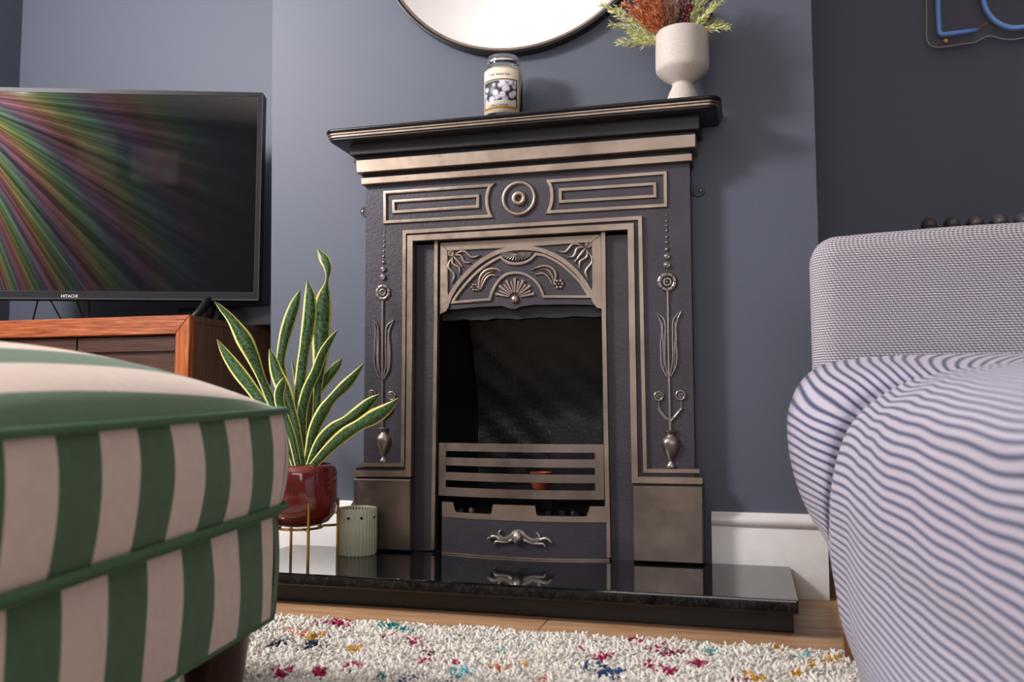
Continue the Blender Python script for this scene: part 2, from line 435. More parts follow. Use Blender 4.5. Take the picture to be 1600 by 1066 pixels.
def text_mesh(name, body, size, loc, rot, mat, parent, depth=.0003, align='CENTER'):
    cu = bpy.data.curves.new(name, 'FONT'); cu.body = body; cu.size = size; cu.extrude = depth; cu.align_x = align
    cu.resolution_u = 3
    t = bpy.data.objects.new(name, cu); COL.objects.link(t)
    bpy.context.view_layer.update()
    me = bpy.data.meshes.new_from_object(t.evaluated_get(bpy.context.evaluated_depsgraph_get()))
    bpy.data.objects.remove(t, do_unlink=True)
    mw = Matrix.Translation(Vector(loc)) @ rot.to_4x4(); me.transform(mw)
    me.transform(Matrix.Translation(-ORG[parent]))
    me.materials.clear(); me.materials.append(mat)
    o = bpy.data.objects.new(name, me); COL.objects.link(o); o.parent = parent; ORG[o] = ORG[parent]; return o

# ------------------------------------------------------------------ room shell
XL, XR, YB, YA, ZC = -2.6, 2.9, -3.9, .40, 2.6
def struct(mb, name, mat, **kw):
    o = mb.build(name, mat, **kw); o['kind'] = 'structure'; return o
# floor with individual planks
fl = struct(MB().box(XL-.1, XR+.1, YB-.1, YA+.1, -.06, -.012), 'floor', M['oak_dark'])
plank_w, plank_l = .190, 1.25
pm = bpy.data.meshes.new('plank')
_b = bmesh.new(); bmesh.ops.create_cube(_b, size=1); bmesh.ops.scale(_b, vec=(plank_l-.0015, plank_w-.0015, .012), verts=_b.verts)
bmesh.ops.bevel(_b, geom=[e for e in _b.edges if e.calc_length() > .1], offset=.0008, segments=1, affect='EDGES')
_b.to_mesh(pm); _b.free(); pm.materials.append(M['oak'])
j = 0; y = YA-.095+.06
while y > -2.6:
    x = XL-.95+(j*.47) % 1.25
    while x < XR:
        o = bpy.data.objects.new('plank', pm); COL.objects.link(o); o.parent = fl; o.location = (x+plank_l/2, y, -.006)
        x += plank_l
    y -= plank_w; j += 1
struct(MB().box(XL-.1, XR+.1, YB-.1, -2.6, -.0119, -.0005), 'floor_rear', M['oak'])
struct(MB().box(XL-.1, XR+.1, YB-.1, YA+.1, ZC, ZC+.05), 'ceiling', M['ceiling'])
# chimney breast (front face at Y=0) with the opening behind the fireplace
cl_t, cl_b = P(426, 0, 0), P(422.5, 640, 0); cr_t, cr_b = P(1267, 0, 0), P(1286.5, 640, 0)
def lerpx(a, b, z): return a.x+(b.x-a.x)*(z-a.z)/(b.z-a.z)
oL, oR = P(690, 600, 0).x, P(942, 600, 0).x; oT, oB = P(800, 470, 0).z, .04
def cb():
    m = MB(); zs = [0, oB, oT, ZC]
    L = [lerpx(cl_t, cl_b, z) for z in zs]; Rr = [lerpx(cr_t, cr_b, z) for z in zs]
    v = []; f = []
    for z, a, b in zip(zs, L, Rr): v += [(a, 0, z), (oL, 0, z), (oR, 0, z), (b, 0, z)]
    for r in range(3):
        for c in range(3):
            if r == 1 and c == 1: continue
            k = r*4+c; f.append((k, k+1, k+5, k+4))
    n = len(v)
    for z, a, b in zip(zs, L, Rr): v += [(a, YA, z), (b, YA, z)]
    for r in range(3):
        f.append((r*4, r*4+4, n+2*r+2, n+2*r)); f.append((r*4+3, n+2*r+1, n+2*r+3, r*4+7))
    return m.add(v, f)
struct(cb(), 'wall_chimney_breast', M['wall'])
struct(MB().box(XL-.1, XR+.1, YA, YA+.08, 0, ZC), 'wall_front', M['wall'])
struct(MB().box(XR, XR+.08, YB, YA, 0, ZC), 'wall_right', M['wall'])
# left wall with a window hole: y -2.5..-1.0, z .85..2.2
m = MB(); wy0, wy1, wz0, wz1 = -2.52, -.98, .88, 2.22
m.box(XL-.12, XL, YB, wy0, 0, ZC).box(XL-.12, XL, wy1, YA+.08, 0, ZC).box(XL-.12, XL, wy0, wy1, 0, wz0).box(XL-.12, XL, wy0, wy1, wz1, ZC)
struct(m, 'wall_left', M['wall'])
m = MB(); m.box(XL-.10, XL-.04, wy0, wy0+.05, wz0, wz1).box(XL-.10, XL-.04, wy1-.05, wy1, wz0, wz1).box(XL-.10, XL-.04, wy0+.05, wy1-.05, wz0, wz0+.05).box(XL-.10, XL-.04, wy0+.05, wy1-.05, wz1-.05, wz1).box(XL-.10, XL-.04, wy0+.05, wy1-.05, 1.53, 1.57)
struct(m, 'window_1', M['white'])
# rear wall, with an unseen wide window added to go with the fill light
m = MB(); m.box(XL, -.95, YB-.12, YB, 0, ZC).box(1.35, XR, YB-.12, YB, 0, ZC).box(-.95, 1.35, YB-.12, YB, 0, .7).box(-.95, 1.35, YB-.12, YB, 2.2, ZC)
struct(m, 'wall_rear', M['wall'])
m = MB(); m.box(-.95, 1.35, YB-.09, YB-.04, .7, .76).box(-.95, 1.35, YB-.09, YB-.04, 2.14, 2.2).box(-.95, -.89, YB-.09, YB-.04, .76, 2.14).box(1.29, 1.35, YB-.09, YB-.04, .76, 2.14).box(.17, .23, YB-.09, YB-.04, .76, 2.14)
struct(m, 'added_rear_window', M['white'])
for k, (x0, x1, z0, z1, lb_) in enumerate(((-2.287, -2.045, 2.095, 2.392, 'upright framed print on the rear wall, the left of two mirrored in the television'), (-1.938, -1.63, 2.075, 2.316, 'landscape framed print on the rear wall, the right of two mirrored in the television'))):
    pcx = thing('framed_print', ((x0+x1)/2, YB, z0), lb_, 'picture')
    MB().box(x0, x1, YB, YB+.012, z0, z1).build('backing_board', M['plastic'], pcx)
    MB().box(x0+.012, x1-.012, YB+.012, YB+.014, z0+.012, z1-.012).build('print', M['paper'], pcx)
    m = MB(); m.box(x0, x0+.012, YB+.012, YB+.022, z0, z1).box(x1-.012, x1, YB+.012, YB+.022, z0, z1).box(x0+.012, x1-.012, YB+.012, YB+.022, z0, z0+.012).box(x0+.012, x1-.012, YB+.012, YB+.022, z1-.012, z1)
    m.build('frame', M['white'], pcx)
# baseboards: extruded profile along X
def skirting(name, x0, x1, Yw, H):
    prof = [(0, 0), (-.020, 0), (-.020, H-.040), (-.017, H-.036), (-.0165, H-.033), (-.021, H-.030), (-.0245, H-.022), (-.024, H-.014), (-.019, H-.008), (-.012, H-.0045), (-.010, H), (0, H)]
    n = len(prof); v = [(x0, Yw+a, b) for a, b in prof]+[(x1, Yw+a, b) for a, b in prof]
    f = [(i, (i+1) % n, n+(i+1) % n, n+i) for i in range(n)]+[tuple(range(n-1, -1, -1)), tuple(range(n, 2*n))]
    return struct(MB().add(v, f), name, M['white'], smooth=True, sharp=40)
HB = P(1200, 803, -.02).z
skirting('baseboard_chimney_right', P(1112, 840, -.02).x, lerpx(cr_t, cr_b, .1), 0, HB)
skirting('baseboard_chimney_left', lerpx(cl_t, cl_b, .1), P(548, 820, -.02).x, 0, HB)
skirting('baseboard_alcove_left', XL, lerpx(cl_t, cl_b, .1)-.001, YA, HB)
skirting('baseboard_alcove_right', lerpx(cr_t, cr_b, .1)+.001, XR, YA, HB)

# ------------------------------------------------------------------ hearth
hr_b = P(1237.8, 885.6, -.022); ZH = hr_b.z; hr_f = PZ(1244.4, 938.8, ZH)
HXR = (hr_b.x+hr_f.x)/2; YH = hr_f.y
FXC = (P(568, 500, -.055).x+P(1081, 500, -.055).x)/2
HXL = 2*FXC-HXR
ZS = P(1240, 961, YH).z        # underside of the slab
YHB = PZ(1239, 989, 0).y
h = thing('hearth', (FXC, (YH-.02)/2, 0), 'polished black granite hearth slab on a set-back plinth under the fireplace', 'hearth')
def slab(x0, x1, y0, y1, z0, z1, b=.004):
    bm = bmesh.new(); bmesh.ops.create_cube(bm, size=1)
    bmesh.ops.scale(bm, vec=(x1-x0, y1-y0, z1-z0), verts=bm.verts); bmesh.ops.translate(bm, vec=((x0+x1)/2, (y0+y1)/2, (z0+z1)/2), verts=bm.verts)
    bmesh.ops.bevel(bm, geom=bm.edges[:], offset=b, segments=2, affect='EDGES', profile=.6)
    v = [tuple(q.co) for q in bm.verts]; f = [tuple(q.index for q in ff.verts) for ff in bm.faces]; bm.free(); return v, f
MB().add(*slab(HXL, HXR, YH, -.0225, ZS, ZH)).build('slab', M['granite'], h)
MB().add(*slab(HXL+.008, HXR-.008, YHB, -.0225, 0, ZS+.002, .002)).build('base', M['granite_base'], h)

# ------------------------------------------------------------------ fireplace
fp = thing('cast_iron_fireplace', (FXC, -.08, ZH), 'black cast iron fireplace with burnished steel mouldings and tulip reliefs on granite hearth', 'fireplace')
YBd = -.055
# body front with opening, drawn as left stile, right stile and frieze on one plate
def bodyplate():
    m = MB()
    L = px([(572, 284), (648, 280), (648, 372), (647, 560), (643, 745), (568, 742), (570, 520)], YBd)
    m.prism(L, YBd, -.002)
    Rr = px([(981, 258), (1077.5, 250), (1081, 480), (1086, 745), (992, 748), (986, 560), (981, 350)], YBd)
    m.prism(Rr, YBd, -.002)
    T = px([(648, 280), (981, 258), (981, 355), (648, 378)], YBd); m.prism(T, YBd, -.002)
    return m
bodyplate().build('body_panel', M['iron'], fp)
# channel panels either side of the opening (recessed) and strip above
YCh = -.040
for q in ([(648, 372), (683, 370), (683, 500), (677, 861), (646, 861), (643, 745), (647, 560)],
          [(946, 352), (981, 350), (987, 560), (990, 745), (991, 877), (955, 877), (950, 600)]):
    MB().prism(px(q, YCh), YCh, -.002).build('channel_panel', M['iron'], fp)
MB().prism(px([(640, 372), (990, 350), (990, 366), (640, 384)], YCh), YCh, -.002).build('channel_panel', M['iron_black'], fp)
# mouldings
S = mpp(820, 500, YBd)
def rib(name, pts, w, Y=YBd, h=.006, mat='steel', closed=False, smooth_n=0, parent=fp, m=None, prof=None):
    p = smooth_path(pts, smooth_n) if smooth_n else pts
    wl = w
    if isinstance(w, (list, tuple)):
        t = np.linspace(0, 1, len(p)); wl = list(np.interp(t, np.linspace(0, 1, len(w)), w)*S)
    else: wl = w*S
    mm = m or MB(); mm.ribbon(px(p, Y), wl, Y, h, closed, prof)
    if m is None: return mm.build(name, M[mat], parent, smooth=True, sharp=35)
flat = [(-1, -.3), (-1, .8), (-.9, 1.0), (.9, 1.0), (1, .8), (1, -.3)]
rib('outer_moulding', [(560, 726.5), (630.5, 726.5), (632.5, 560), (633.3, 363.5), (1000.5, 341.3), (1003.5, 500), (1008.5, 735.5), (1093, 736)], 6.2, h=.008, prof=flat)
rib('inner_moulding', [(553, 740), (640.5, 740), (642.5, 560), (643.3, 373.6), (986.5, 355), (988.5, 500), (993, 749.5), (1098, 751)], 10, h=.013, prof=flat)
# dark sides under ledges
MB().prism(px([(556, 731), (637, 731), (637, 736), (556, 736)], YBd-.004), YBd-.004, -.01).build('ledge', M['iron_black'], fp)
# plinth blocks
for q, lab in (([(552, 748.5), (641, 750), (641, 857), (552, 853)], 0), ([(988.5, 759.5), (1098, 761), (1099, 877), (989.5, 874)], 1)):
    yp = -.072
    lo = px(q, yp); z0 = ZH+.001
    lo = [lo[0], lo[1], (lo[2][0], z0+.004), (lo[3][0], z0+.004)]
    pb = MB().prism(lo, yp, -.003, .002).build('plinth_block', M['steel_dark'], fp)
    cap = [(lo[0][0]+.002, lo[0][1]-.001), (lo[1][0]-.002, lo[1][1]-.001), (lo[1][0]-.002, lo[1][1]+.006), (lo[0][0]+.002, lo[0][1]+.006)]
    MB().prism(cap, yp+.012, -.003).build('plinth_cap', M['iron_black'], pb)
# upper stepped mouldings
def bar(name, tl, tr, br, bl, Y, mat, back=-.002, ch=.0015):
    return MB().prism(px([tl, tr, br, bl], Y), Y, back, ch).build(name, M[mat], fp)
bar('lower_cornice', (563.5, 278), (1081.5, 239), (1081.5, 251), (564, 288.5), -.072, 'steel')
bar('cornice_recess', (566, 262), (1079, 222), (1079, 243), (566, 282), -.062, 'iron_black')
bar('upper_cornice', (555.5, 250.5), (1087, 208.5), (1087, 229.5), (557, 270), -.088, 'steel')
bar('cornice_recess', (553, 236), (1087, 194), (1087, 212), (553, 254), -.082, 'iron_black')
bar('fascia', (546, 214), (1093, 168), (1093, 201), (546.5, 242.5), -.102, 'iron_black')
# mantel shelf: rounded plan, stacked rings
YSf = -.152
sl, sr = P(503.5, 207, YSf), P(1126.5, 152, YSf)
zt = (P(505, 202.5, YSf).z+P(1105, 147.5, YSf).z)/2; 
def plan(x0, x1, yf, r, n=6):
    pts = [(x0, 0.0-.001)]
    for k in range(n+1): a = math.pi+k/n*math.pi/2; pts.append((x0+r+r*math.cos(a), yf+r+r*math.sin(a)))
    for k in range(n+1): a = 1.5*math.pi+k/n*math.pi/2; pts.append((x1-r+r*math.cos(a), yf+r+r*math.sin(a)))
    pts.append((x1, -.001)); return pts
def stack(rings):           # rings: (inset, z)
    v = []; n = None
    for ins, z in rings:
        p = plan(sl.x+ins, sr.x-ins, YSf+ins, .030-ins*.6); n = len(p); v += [(a, b, z) for a, b in p]
    f = []
    for k in range(len(rings)-1):
        for i in range(n): j = (i+1) % n; f.append((k*n+i, k*n+j, (k+1)*n+j, (k+1)*n+i))
    f.append(tuple(range(n-1, -1, -1))); f.append(tuple(range((len(rings)-1)*n, len(rings)*n)))
    return v, f
MB().add(*stack([(.006, zt-.011), (.0015, zt-.0095), (0, zt-.006), (0, zt-.004), (.0015, zt-.001), (.004, zt)])).build('mantel_shelf', M['shelf_black'], fp, smooth=True, sharp=50)
MB().add(*stack([(.007, zt-.0160), (.0035, zt-.0152), (.0030, zt-.0118), (.006, zt-.0105)])).build('shelf_moulding', M['steel'], fp, smooth=True, sharp=50)
MB().add(*stack([(.010, zt-.0228), (.0060, zt-.0218), (.0055, zt-.0176), (.008, zt-.0160)])).build('shelf_moulding', M['steel'], fp, smooth=True, sharp=50)
MB().add(*stack([(.016, zt-.030), (.010, zt-.027), (.010, zt-.0225)])).build('shelf_underside', M['iron_black'], fp, smooth=True, sharp=50)
# wall lugs
for u, v in ((573, 331), (1091, 299)):
    c = P(u, v, -.002); m = MB()
    m.lathe([(.017, 0), (.017, .006)], (0, 0, 0), 20, None, True, True)
    m.v = [(c.x+a, c.y-z, c.z+b*.8) for a, b, z in m.v]
    lg = m.build('lug', M['iron_black'], fp)
    MB().dome((c.x+(-.009 if u < 800 else .006), c.y-.006, c.z), .004, .003, 10, 3).build('screw', M['chrome'], lg)
# frieze panels
def frieze():
    a1 = smooth_path([(766.5, 290), (762.5, 303), (761.5, 313.5), (762.5, 325), (766.5, 337.5)], 4)
    rib('frieze_frame', [(602.3, 347.6), (602.3, 301.6)]+[(768, 290)]+a1[1:-1]+[(767.5, 338.3)], 6.2, h=.006, closed=True)
    rib('frieze_inset', [(616, 315.4), (747.5, 306.6), (747.5, 323.5), (616, 331.7)], 5.8, h=.006, closed=True)
    a2 = smooth_path([(857.5, 332), (862, 318), (863, 305), (861.5, 293), (857.5, 284)], 4)
    rib('frieze_frame', [(1039.6, 270.7), (1040, 321.4)]+a2+[], 6.2, h=.006, closed=True)
    rib('frieze_inset', [(876, 297.3), (1023.2, 287.8), (1023.6, 307), (876.2, 315.7)], 5.8, h=.006, closed=True)
frieze()
c = P(811.3, 310.4, YBd)
ros = MB().ring((c.x, YBd, c.z), 28*S, 22*S, .007).build('rosette', M['steel'], fp, smooth=True, sharp=60)
MB().ring((c.x, YBd, c.z), 12*S, 4.4*S, .008, 28).build('rosette_centre', M['steel'], ros, smooth=True, sharp=60)
# side tulip reliefs
def flower(m, u, v, r, Y=YBd, petals=8, h=.005):
    c = P(u, v, Y); r *= S
    for k in range(petals):
        a0 = 2*math.pi*k/petals+.06; a1 = 2*math.pi*(k+1)/petals-.06
        pts = [(c.x+.76*r*math.cos(a0+(a1-a0)*t/4), c.z+.76*r*math.sin(a0+(a1-a0)*t/4)) for t in range(5)]
        m.ribbon(pts, .46*r, Y, h)
    m.ring((c.x, Y, c.z), .46*r, .22*r, h*1.1, 20)
    m.dome((c.x, Y, c.z), .2*r, h*1.2, 12, 3)
def stemrelief(ux, side):
    L = side < 0
    sc = 1.0 if L else 1.04
    beads = [(361.8, 1.6), (368.8, 1.9), (377, 2.1), (385, 2.3), (393, 2.3), (401, 2.6), (410, 3.4), (421, 4.4), (433, 5)] if L else \
            [(337, 1.6), (345.6, 1.9), (353, 2.1), (361, 2.3), (370.7, 2.4), (379, 2.7), (390, 3.5), (401, 4.6), (414.4, 5.2)]
    for k, (v, r) in enumerate(beads):
        u = (601 - k*.25) if L else (1041.5+k*.15)
        c = P(u, v, YBd); m = MB().dome((c.x, YBd, c.z), r*S, r*S*.8, 14, 4)
        if r > 4: m.ring((c.x, YBd, c.z), r*S, r*S*.5, r*S*.75, 16)
        m.build('bead', M['pewter'], fp, smooth=True, sharp=70)
    fu, fv, fr = (598.8, 457.5, 13.6) if L else (1042.7, 441, 15)
    m = MB(); flower(m, fu, fv, fr); m.build('flower_relief', M['pewter'], fp, smooth=True, sharp=60)
    a = [(598.8, 470), (598.3, 560), (598, 672)] if L else [(1043, 454), (1044.5, 560), (1047, 676)]
    rib('stem_relief', a, [3.6, 3.8, 5.5], h=.005, mat='pewter', smooth_n=4)
    # tulip leaves
    bu, bv = (597.8, 592) if L else (1045, 589)
    tl = (585.6, 500) if L else (1024.5, 488); tr = (616, 500) if L else (1064.5, 487)
    for tip, s in ((tl, -1), (tr, 1)):
        m = MB()
        H = bv-tip[1]
        outer = [tip, (bu+s*10.5*sc, tip[1]+.22*H), (bu+s*12*sc, tip[1]+.55*H), (bu+s*11*sc, tip[1]+.82*H), (bu+s*3, bv)]
        inner = [tip, (bu+s*6.8*sc, tip[1]+.13*H), (bu+s*5.5*sc, tip[1]+.40*H), (bu+s*5.8*sc, tip[1]+.75*H), (bu+s*2, bv-3)]
        rib('x', outer, [1.2, 3.4, 3.6, 3.2, 2.2], h=.005, smooth_n=5, m=m); rib('x', inner, [1.2, 2.8, 2.8, 2.8, 2], h=.0045, smooth_n=5, m=m)
        mid = [(bu+s*9*sc, tip[1]+.16*H), (bu+s*8.8*sc, tip[1]+.5*H), (bu+s*7.6*sc, bv-9)]
        rib('x', mid, [1, 5, 2], h=.0022, smooth_n=4, m=m)
        m.build('leaf_relief', M['pewter'], fp, smooth=True, sharp=60)
    fl2 = ((582, 616, 7.3), (612, 619, 8)) if L else ((1029.5, 619.4, 8), (1063.7, 618, 8.4))
    by = 653 if L else 656
    for (u, v, r) in fl2:
        m = MB(); flower(m, u, v, r, petals=6, h=.0045)
        b = (598, by) if L else (1046, by)
        s = 1 if u > b[0] else -1
        rib('x', [(u, v+r-1), (u+.5, v+r+9), (b[0]+s*11, by-10), (b[0]+s*2, by)], [2, 2.2, 2.6, 2.4], h=.004, smooth_n=4, m=m)
        rib('x', [(u-s*-3, v+r+10), (b[0]+s*12, by-8), (b[0]+s*3, by+2)], [.8, 4.5, 1.5], h=.005, smooth_n=4, m=m)
        m.build('side_flower_relief', M['pewter'], fp, smooth=True, sharp=60)
    # urn
    uu, v0, v1 = (598, 668, 723) if L else (1048.5, 672, 731)
    c0, c1 = P(uu, v0, YBd), P(uu+(.5), v1, YBd); H = c0.z-c1.z; k = 1 if L else 1.12
    prof = [(.0110, 0), (.0120, .03), (.0085, .10), (.0050, .15), (.0055, .19), (.0100, .28), (.0150, .42), (.0195, .58), (.0200, .68), (.0165, .78), (.0095, .83), (.0085, .88), (.0140, .93), (.0155, .97), (.0120, 1.0)]
    m = MB(); seg = 32
    m.lathe([(r*k, z*H) for r, z in prof], (0, 0, 0), seg, lambda a, z: 1+(.07*abs(math.sin(a*5)) if .25*H < z < .75*H else 0), True, True)
    m.v = [(c1.x+x, YBd+.001+min(y, .006)*.75, c1.z+z) for x, y, z in m.v]
    m.build('urn_relief', M['pewter'], fp, smooth=True, sharp=60)
stemrelief(600, -1); stemrelief(1044, 1)
# steel strips around the opening
YO = -.050
rib('opening_strip', [(684, 378), (683.5, 500), (681, 700), (678.8, 857)], 6.3, Y=YCh, h=.014, prof=flat)
rib('opening_strip', [(943.8, 364), (945, 500), (948.8, 700), (952, 870)], 7.0, Y=YCh, h=.014, prof=flat)
# canopy
YCn = -.043
can = MB().prism(px([(687.5, 379.5), (939, 366.5), (940, 482), (926.4, 476.4), (882, 475.6), (832, 476.4), (813.3, 479), (805.7, 483), (796.4, 482.3), (784.6, 478), (747.5, 479.8), (701, 484), (688, 486)], YCn), YCn, -.030).build('canopy', M['iron'], fp)
m = MB()
m.prism(px([(687.5, 379.5), (699.4, 392), (700, 458), (703, 470), (701.5, 479), (697, 486.6), (687, 491.6)], YCn-.004), YCn-.005, YCn+.003, .0008)
m.prism(px([(687.5, 379.5), (939, 366.5), (924.7, 378.6), (836, 385), (810, 387.5), (784.6, 387.8), (699.4, 392)], YCn-.004), YCn-.005, YCn+.003, .0008)
m.prism(px([(939, 366.5), (940.5, 483), (932, 481), (926.4, 474), (922, 462), (925.5, 447.7), (924.7, 378.6)], YCn-.004), YCn-.005, YCn+.003, .0008)
rib('x', [(700, 474), (706, 459.5), (716, 444), (729, 429), (745, 414), (762, 402.5), (783, 393), (810, 388.5), (838, 389.5), (860, 396.5), (880, 407.5), (897, 421.5), (910, 436.5), (919, 450), (926, 465)], 7.2, Y=YCn, h=.0052, smooth_n=4, m=m, prof=flat)
m.build('canopy_frame', M['steel'], can, smooth=True, sharp=30)
rib('canopy_arch', [(708, 473)]+smooth_path([(708, 473), (714, 463), (724, 450), (738, 434), (752, 421), (768, 410), (783, 402)], 3)[1:]
    + smooth_path([(787, 406.5), (796, 411.5), (806, 413), (818, 411.5), (829, 406.5), (838, 397.5)], 3)
    + smooth_path([(850, 399.5), (865, 406.5), (880, 416), (893, 427.5), (906, 441), (914, 453), (920, 464)], 3)+[(849.5, 464)]
    + smooth_path([(847, 456), (840, 443), (828, 433), (816, 428), (805, 426.7), (793, 429), (783, 436), (775, 446), (769, 458)], 3)+[(766, 468.5)],
    5.2, Y=YCn, h=.0055, closed=True, parent=can)
def grel(name, parts):
    m = MB()
    for pts, w, hh in parts: rib('x', pts, w, Y=YCn, h=hh, smooth_n=5, m=m)
    return m
# shell at the top of the arch
m = MB()
for k in range(15):
    a = math.pi*(k+.5)/15; cx, cy = 807, 395
    rib('x', [(cx+5*math.cos(a), cy+2.5*math.sin(a)), (cx+25*math.cos(a), cy+12.5*math.sin(a))], [1.2, 3.2], Y=YCn, h=.006, m=m)
m.build('shell_relief', M['pewter'], can, smooth=True, sharp=60)
# fan with ball
m = MB()
for k in range(13):
    a = R(12+156*k/12); r1 = 31 if k % 2 == 0 else 27
    rib('x', [(805+9*math.cos(a), 466-9*math.sin(a)), (805+r1*math.cos(a), 466-r1*math.sin(a))], [1.8, 5.6] if k % 2 == 0 else [1.4, 4.2], Y=YCn, h=.006 if k % 2 == 0 else .0040, m=m)
m.build('fan_relief', M['steel'], can, smooth=True, sharp=60)
c = P(805, 468, YCn); MB().dome((c.x, YCn, c.z), 7.2*S, 6*S, 20, 6).build('ball_relief', M['steel'], can, smooth=True)
for (u, v, r) in ((742.5, 449.4, 7.5), (874, 444.4, 9)):
    m = MB(); c = P(u, v, YCn)
    for k in range(6):
        a = 2*math.pi*k/6; m.dome((c.x+.62*r*S*math.cos(a), YCn, c.z+.62*r*S*math.sin(a)), .40*r*S, .0045, 10, 3)
    m.dome((c.x, YCn, c.z), .28*r*S, .006, 10, 3); m.build('small_flower_relief', M['steel_dark'], can, smooth=True)
for pts, w in (([(748.3, 455), (750.5, 434), (760, 423), (774, 420.5), (784.5, 425.5)], [1.5, 4, 5, 4.5, .8]),
               ([(752, 453), (759, 437), (768, 430), (777.5, 432.6)], [1.2, 4, 3.6, .8]),
               ([(750, 454), (755, 436), (763, 427.5), (772, 425)], [1, 2.4, 2.6, .8]),
               ([(866, 444), (869, 430), (863, 419.5), (848.7, 416), (830, 422.4)], [1.5, 5, 5.5, 4, .8]),
               ([(864, 446), (857.5, 434), (848.7, 427.5), (837, 430)], [1.2, 4.2, 4, .8]),
               ([(866, 446), (863, 431), (856, 422.5), (844, 420.5)], [1, 2.8, 2.6, .8])):
    grel('x', [(pts, w, .005)]).build('leaf_relief', M['steel'], can, smooth=True, sharp=60)
for (cu, cv, ends, s) in ((705.3, 396.5, [(751, 399), (736, 411), (724.5, 418.5), (718.8, 429), (706.5, 443)], 1), (919.6, 382.8, [(869, 392), (886, 403), (898, 410.5), (906.5, 421.6), (921, 441)], -1)):
    m = MB(); flower(m, cu, cv, 5.2, Y=YCn, petals=6, h=.004)
    for k, (eu, ev) in enumerate(ends):
        du, dv = eu-cu, ev-cv; L_ = math.hypot(du, dv); nx, ny = -dv/L_, du/L_
        am = (.10 if k < 2 else -.10 if k > 2 else 0)*L_*(-s)
        pts = [(cu+du*.18, cv+dv*.18), (cu+du*.45+nx*am, cv+dv*.45+ny*am), (cu+du*.72-nx*am*.9, cv+dv*.72-ny*am*.9), (eu, ev)]
        rib('x', pts, [1.4, 4.6, 4.2, .8], Y=YCn, h=.0055, smooth_n=5, m=m)
    m.build('flame_leaf_relief', M['steel'], can, smooth=True, sharp=60)
# firebox interior
FBY = .19
fbL, fbR = P(688, 600, -.03).x, P(944, 600, -.03).x; fbT = P(800, 468, -.03).z
bx0, bx1 = fbL+.035, fbR-.030
m = MB()
v = [(fbL, -.035, ZH+.004), (fbL, -.035, fbT), (bx0, FBY, ZH+.004), (bx0, FBY, fbT), (bx1, FBY, ZH+.004), (bx1, FBY, fbT), (fbR, -.035, ZH+.004), (fbR, -.035, fbT)]
m.add(v, [(0, 1, 3, 2)]); m.v = v[:4]; m.uv = [(0, 0)]*4; m.build('cheek', M['soot'], fp)
MB().add(v[4:], [(0, 1, 3, 2)]).build('cheek', M['soot'], fp)
nx_, nz_ = 24, 24
gv = []; gf = []
for a in range(nx_+1):
    for b in range(nz_+1):
        x = bx0+(bx1-bx0)*a/nx_; z = ZH+.004+(fbT-ZH)*b/nz_
        t = b/nz_; yy = FBY-(.10*max(0, (t-.55)/.45)**1.2)+.003*math.sin(a*.9+b*1.7)
        gv.append((x, yy, z))
for a in range(nx_):
    for b in range(nz_):
        k = a*(nz_+1)+b; gf.append((k, k+1, k+nz_+2, k+nz_+1))
MB().add(gv, gf).build('fireback', M['soot'], fp, smooth=True)
# throat lintel (grey sooty band under the canopy) with a ragged lower edge
lo = px([(688, 478)]+[(942, 470)]+[(942-k*12.1, 494+1.2*math.sin(k*1.3)+1.2*math.sin(k*3.1)+k*.35) for k in range(21)]+[(688, 502)], -.02)
MB().prism(lo, -.02, .02).build('throat_lintel', M['iron_black'], fp)
MB().box(fbL, fbR, -.035, FBY, fbT, fbT+.004).build('firebox_top', M['soot'], fp)
MB().box(fbL, fbR, -.03, FBY, ZH+.001, ZH+.004).build('firebox_floor', M['soot'], fp)
# brick ledge at back right/left of firebox
zl = P(905, 657, .10).z
fbk = MB().box(P(862, 680, .13).x, bx1, .12, FBY-.002, ZH+.004, P(905, 657, .12).z).build('fire_brick', M['soot'], fp)
# grate: bars bowed forward
def bowx(u0, u1, Y0, bow, n=20):
    a = P(u0, 700, Y0).x; b = P(u1, 700, Y0).x
    return [(a+(b-a)*i/n, Y0-bow*(1-(2*i/n-1)**2)) for i in range(n+1)]
def bowbar(name, z0, z1, u0, u1, Y0, bow, th, mat, parent, n=20, t0=0, t1=1):
    pl = bowx(u0, u1, Y0, bow, n); i0, i1 = int(round(t0*n)), int(round(t1*n)); pl = pl[i0:i1+1]; v = []; f = []
    for x, y in pl: v += [(x, y, z0), (x, y, z1), (x, y+th, z1), (x, y+th, z0)]
    for i in range(len(pl)-1):
        for k in range(4): k2 = (k+1) % 4; f.append((i*4+k, i*4+k2, i*4+4+k2, i*4+4+k))
    k = (len(pl)-1)*4; f += [(0, 1, 2, 3), (k+3, k+2, k+1, k)]
    return MB().add(v, f).build(name, M[mat], parent)
def zz(v, Y=-.05): return P(690, v, Y).z
GY, GB = -.046, .030
for (a, b) in ((692, 704.5), (714.5, 727), (737.5, 750), (761, 774.5)):
    bowbar('grate_bar', zz(b), zz(a), 685.5, 943.5, GY, GB, .006, 'steel_dark', fp)
bowbar('grate_end', zz(774.5), zz(692), 685.5, 943.5, GY-.0005, GB, .0075, 'steel_dark', fp, 20, 0, .05)
bowbar('grate_end', zz(774.5), zz(692), 685.5, 943.5, GY-.0005, GB, .0075, 'steel_dark', fp, 20, .93, 1)
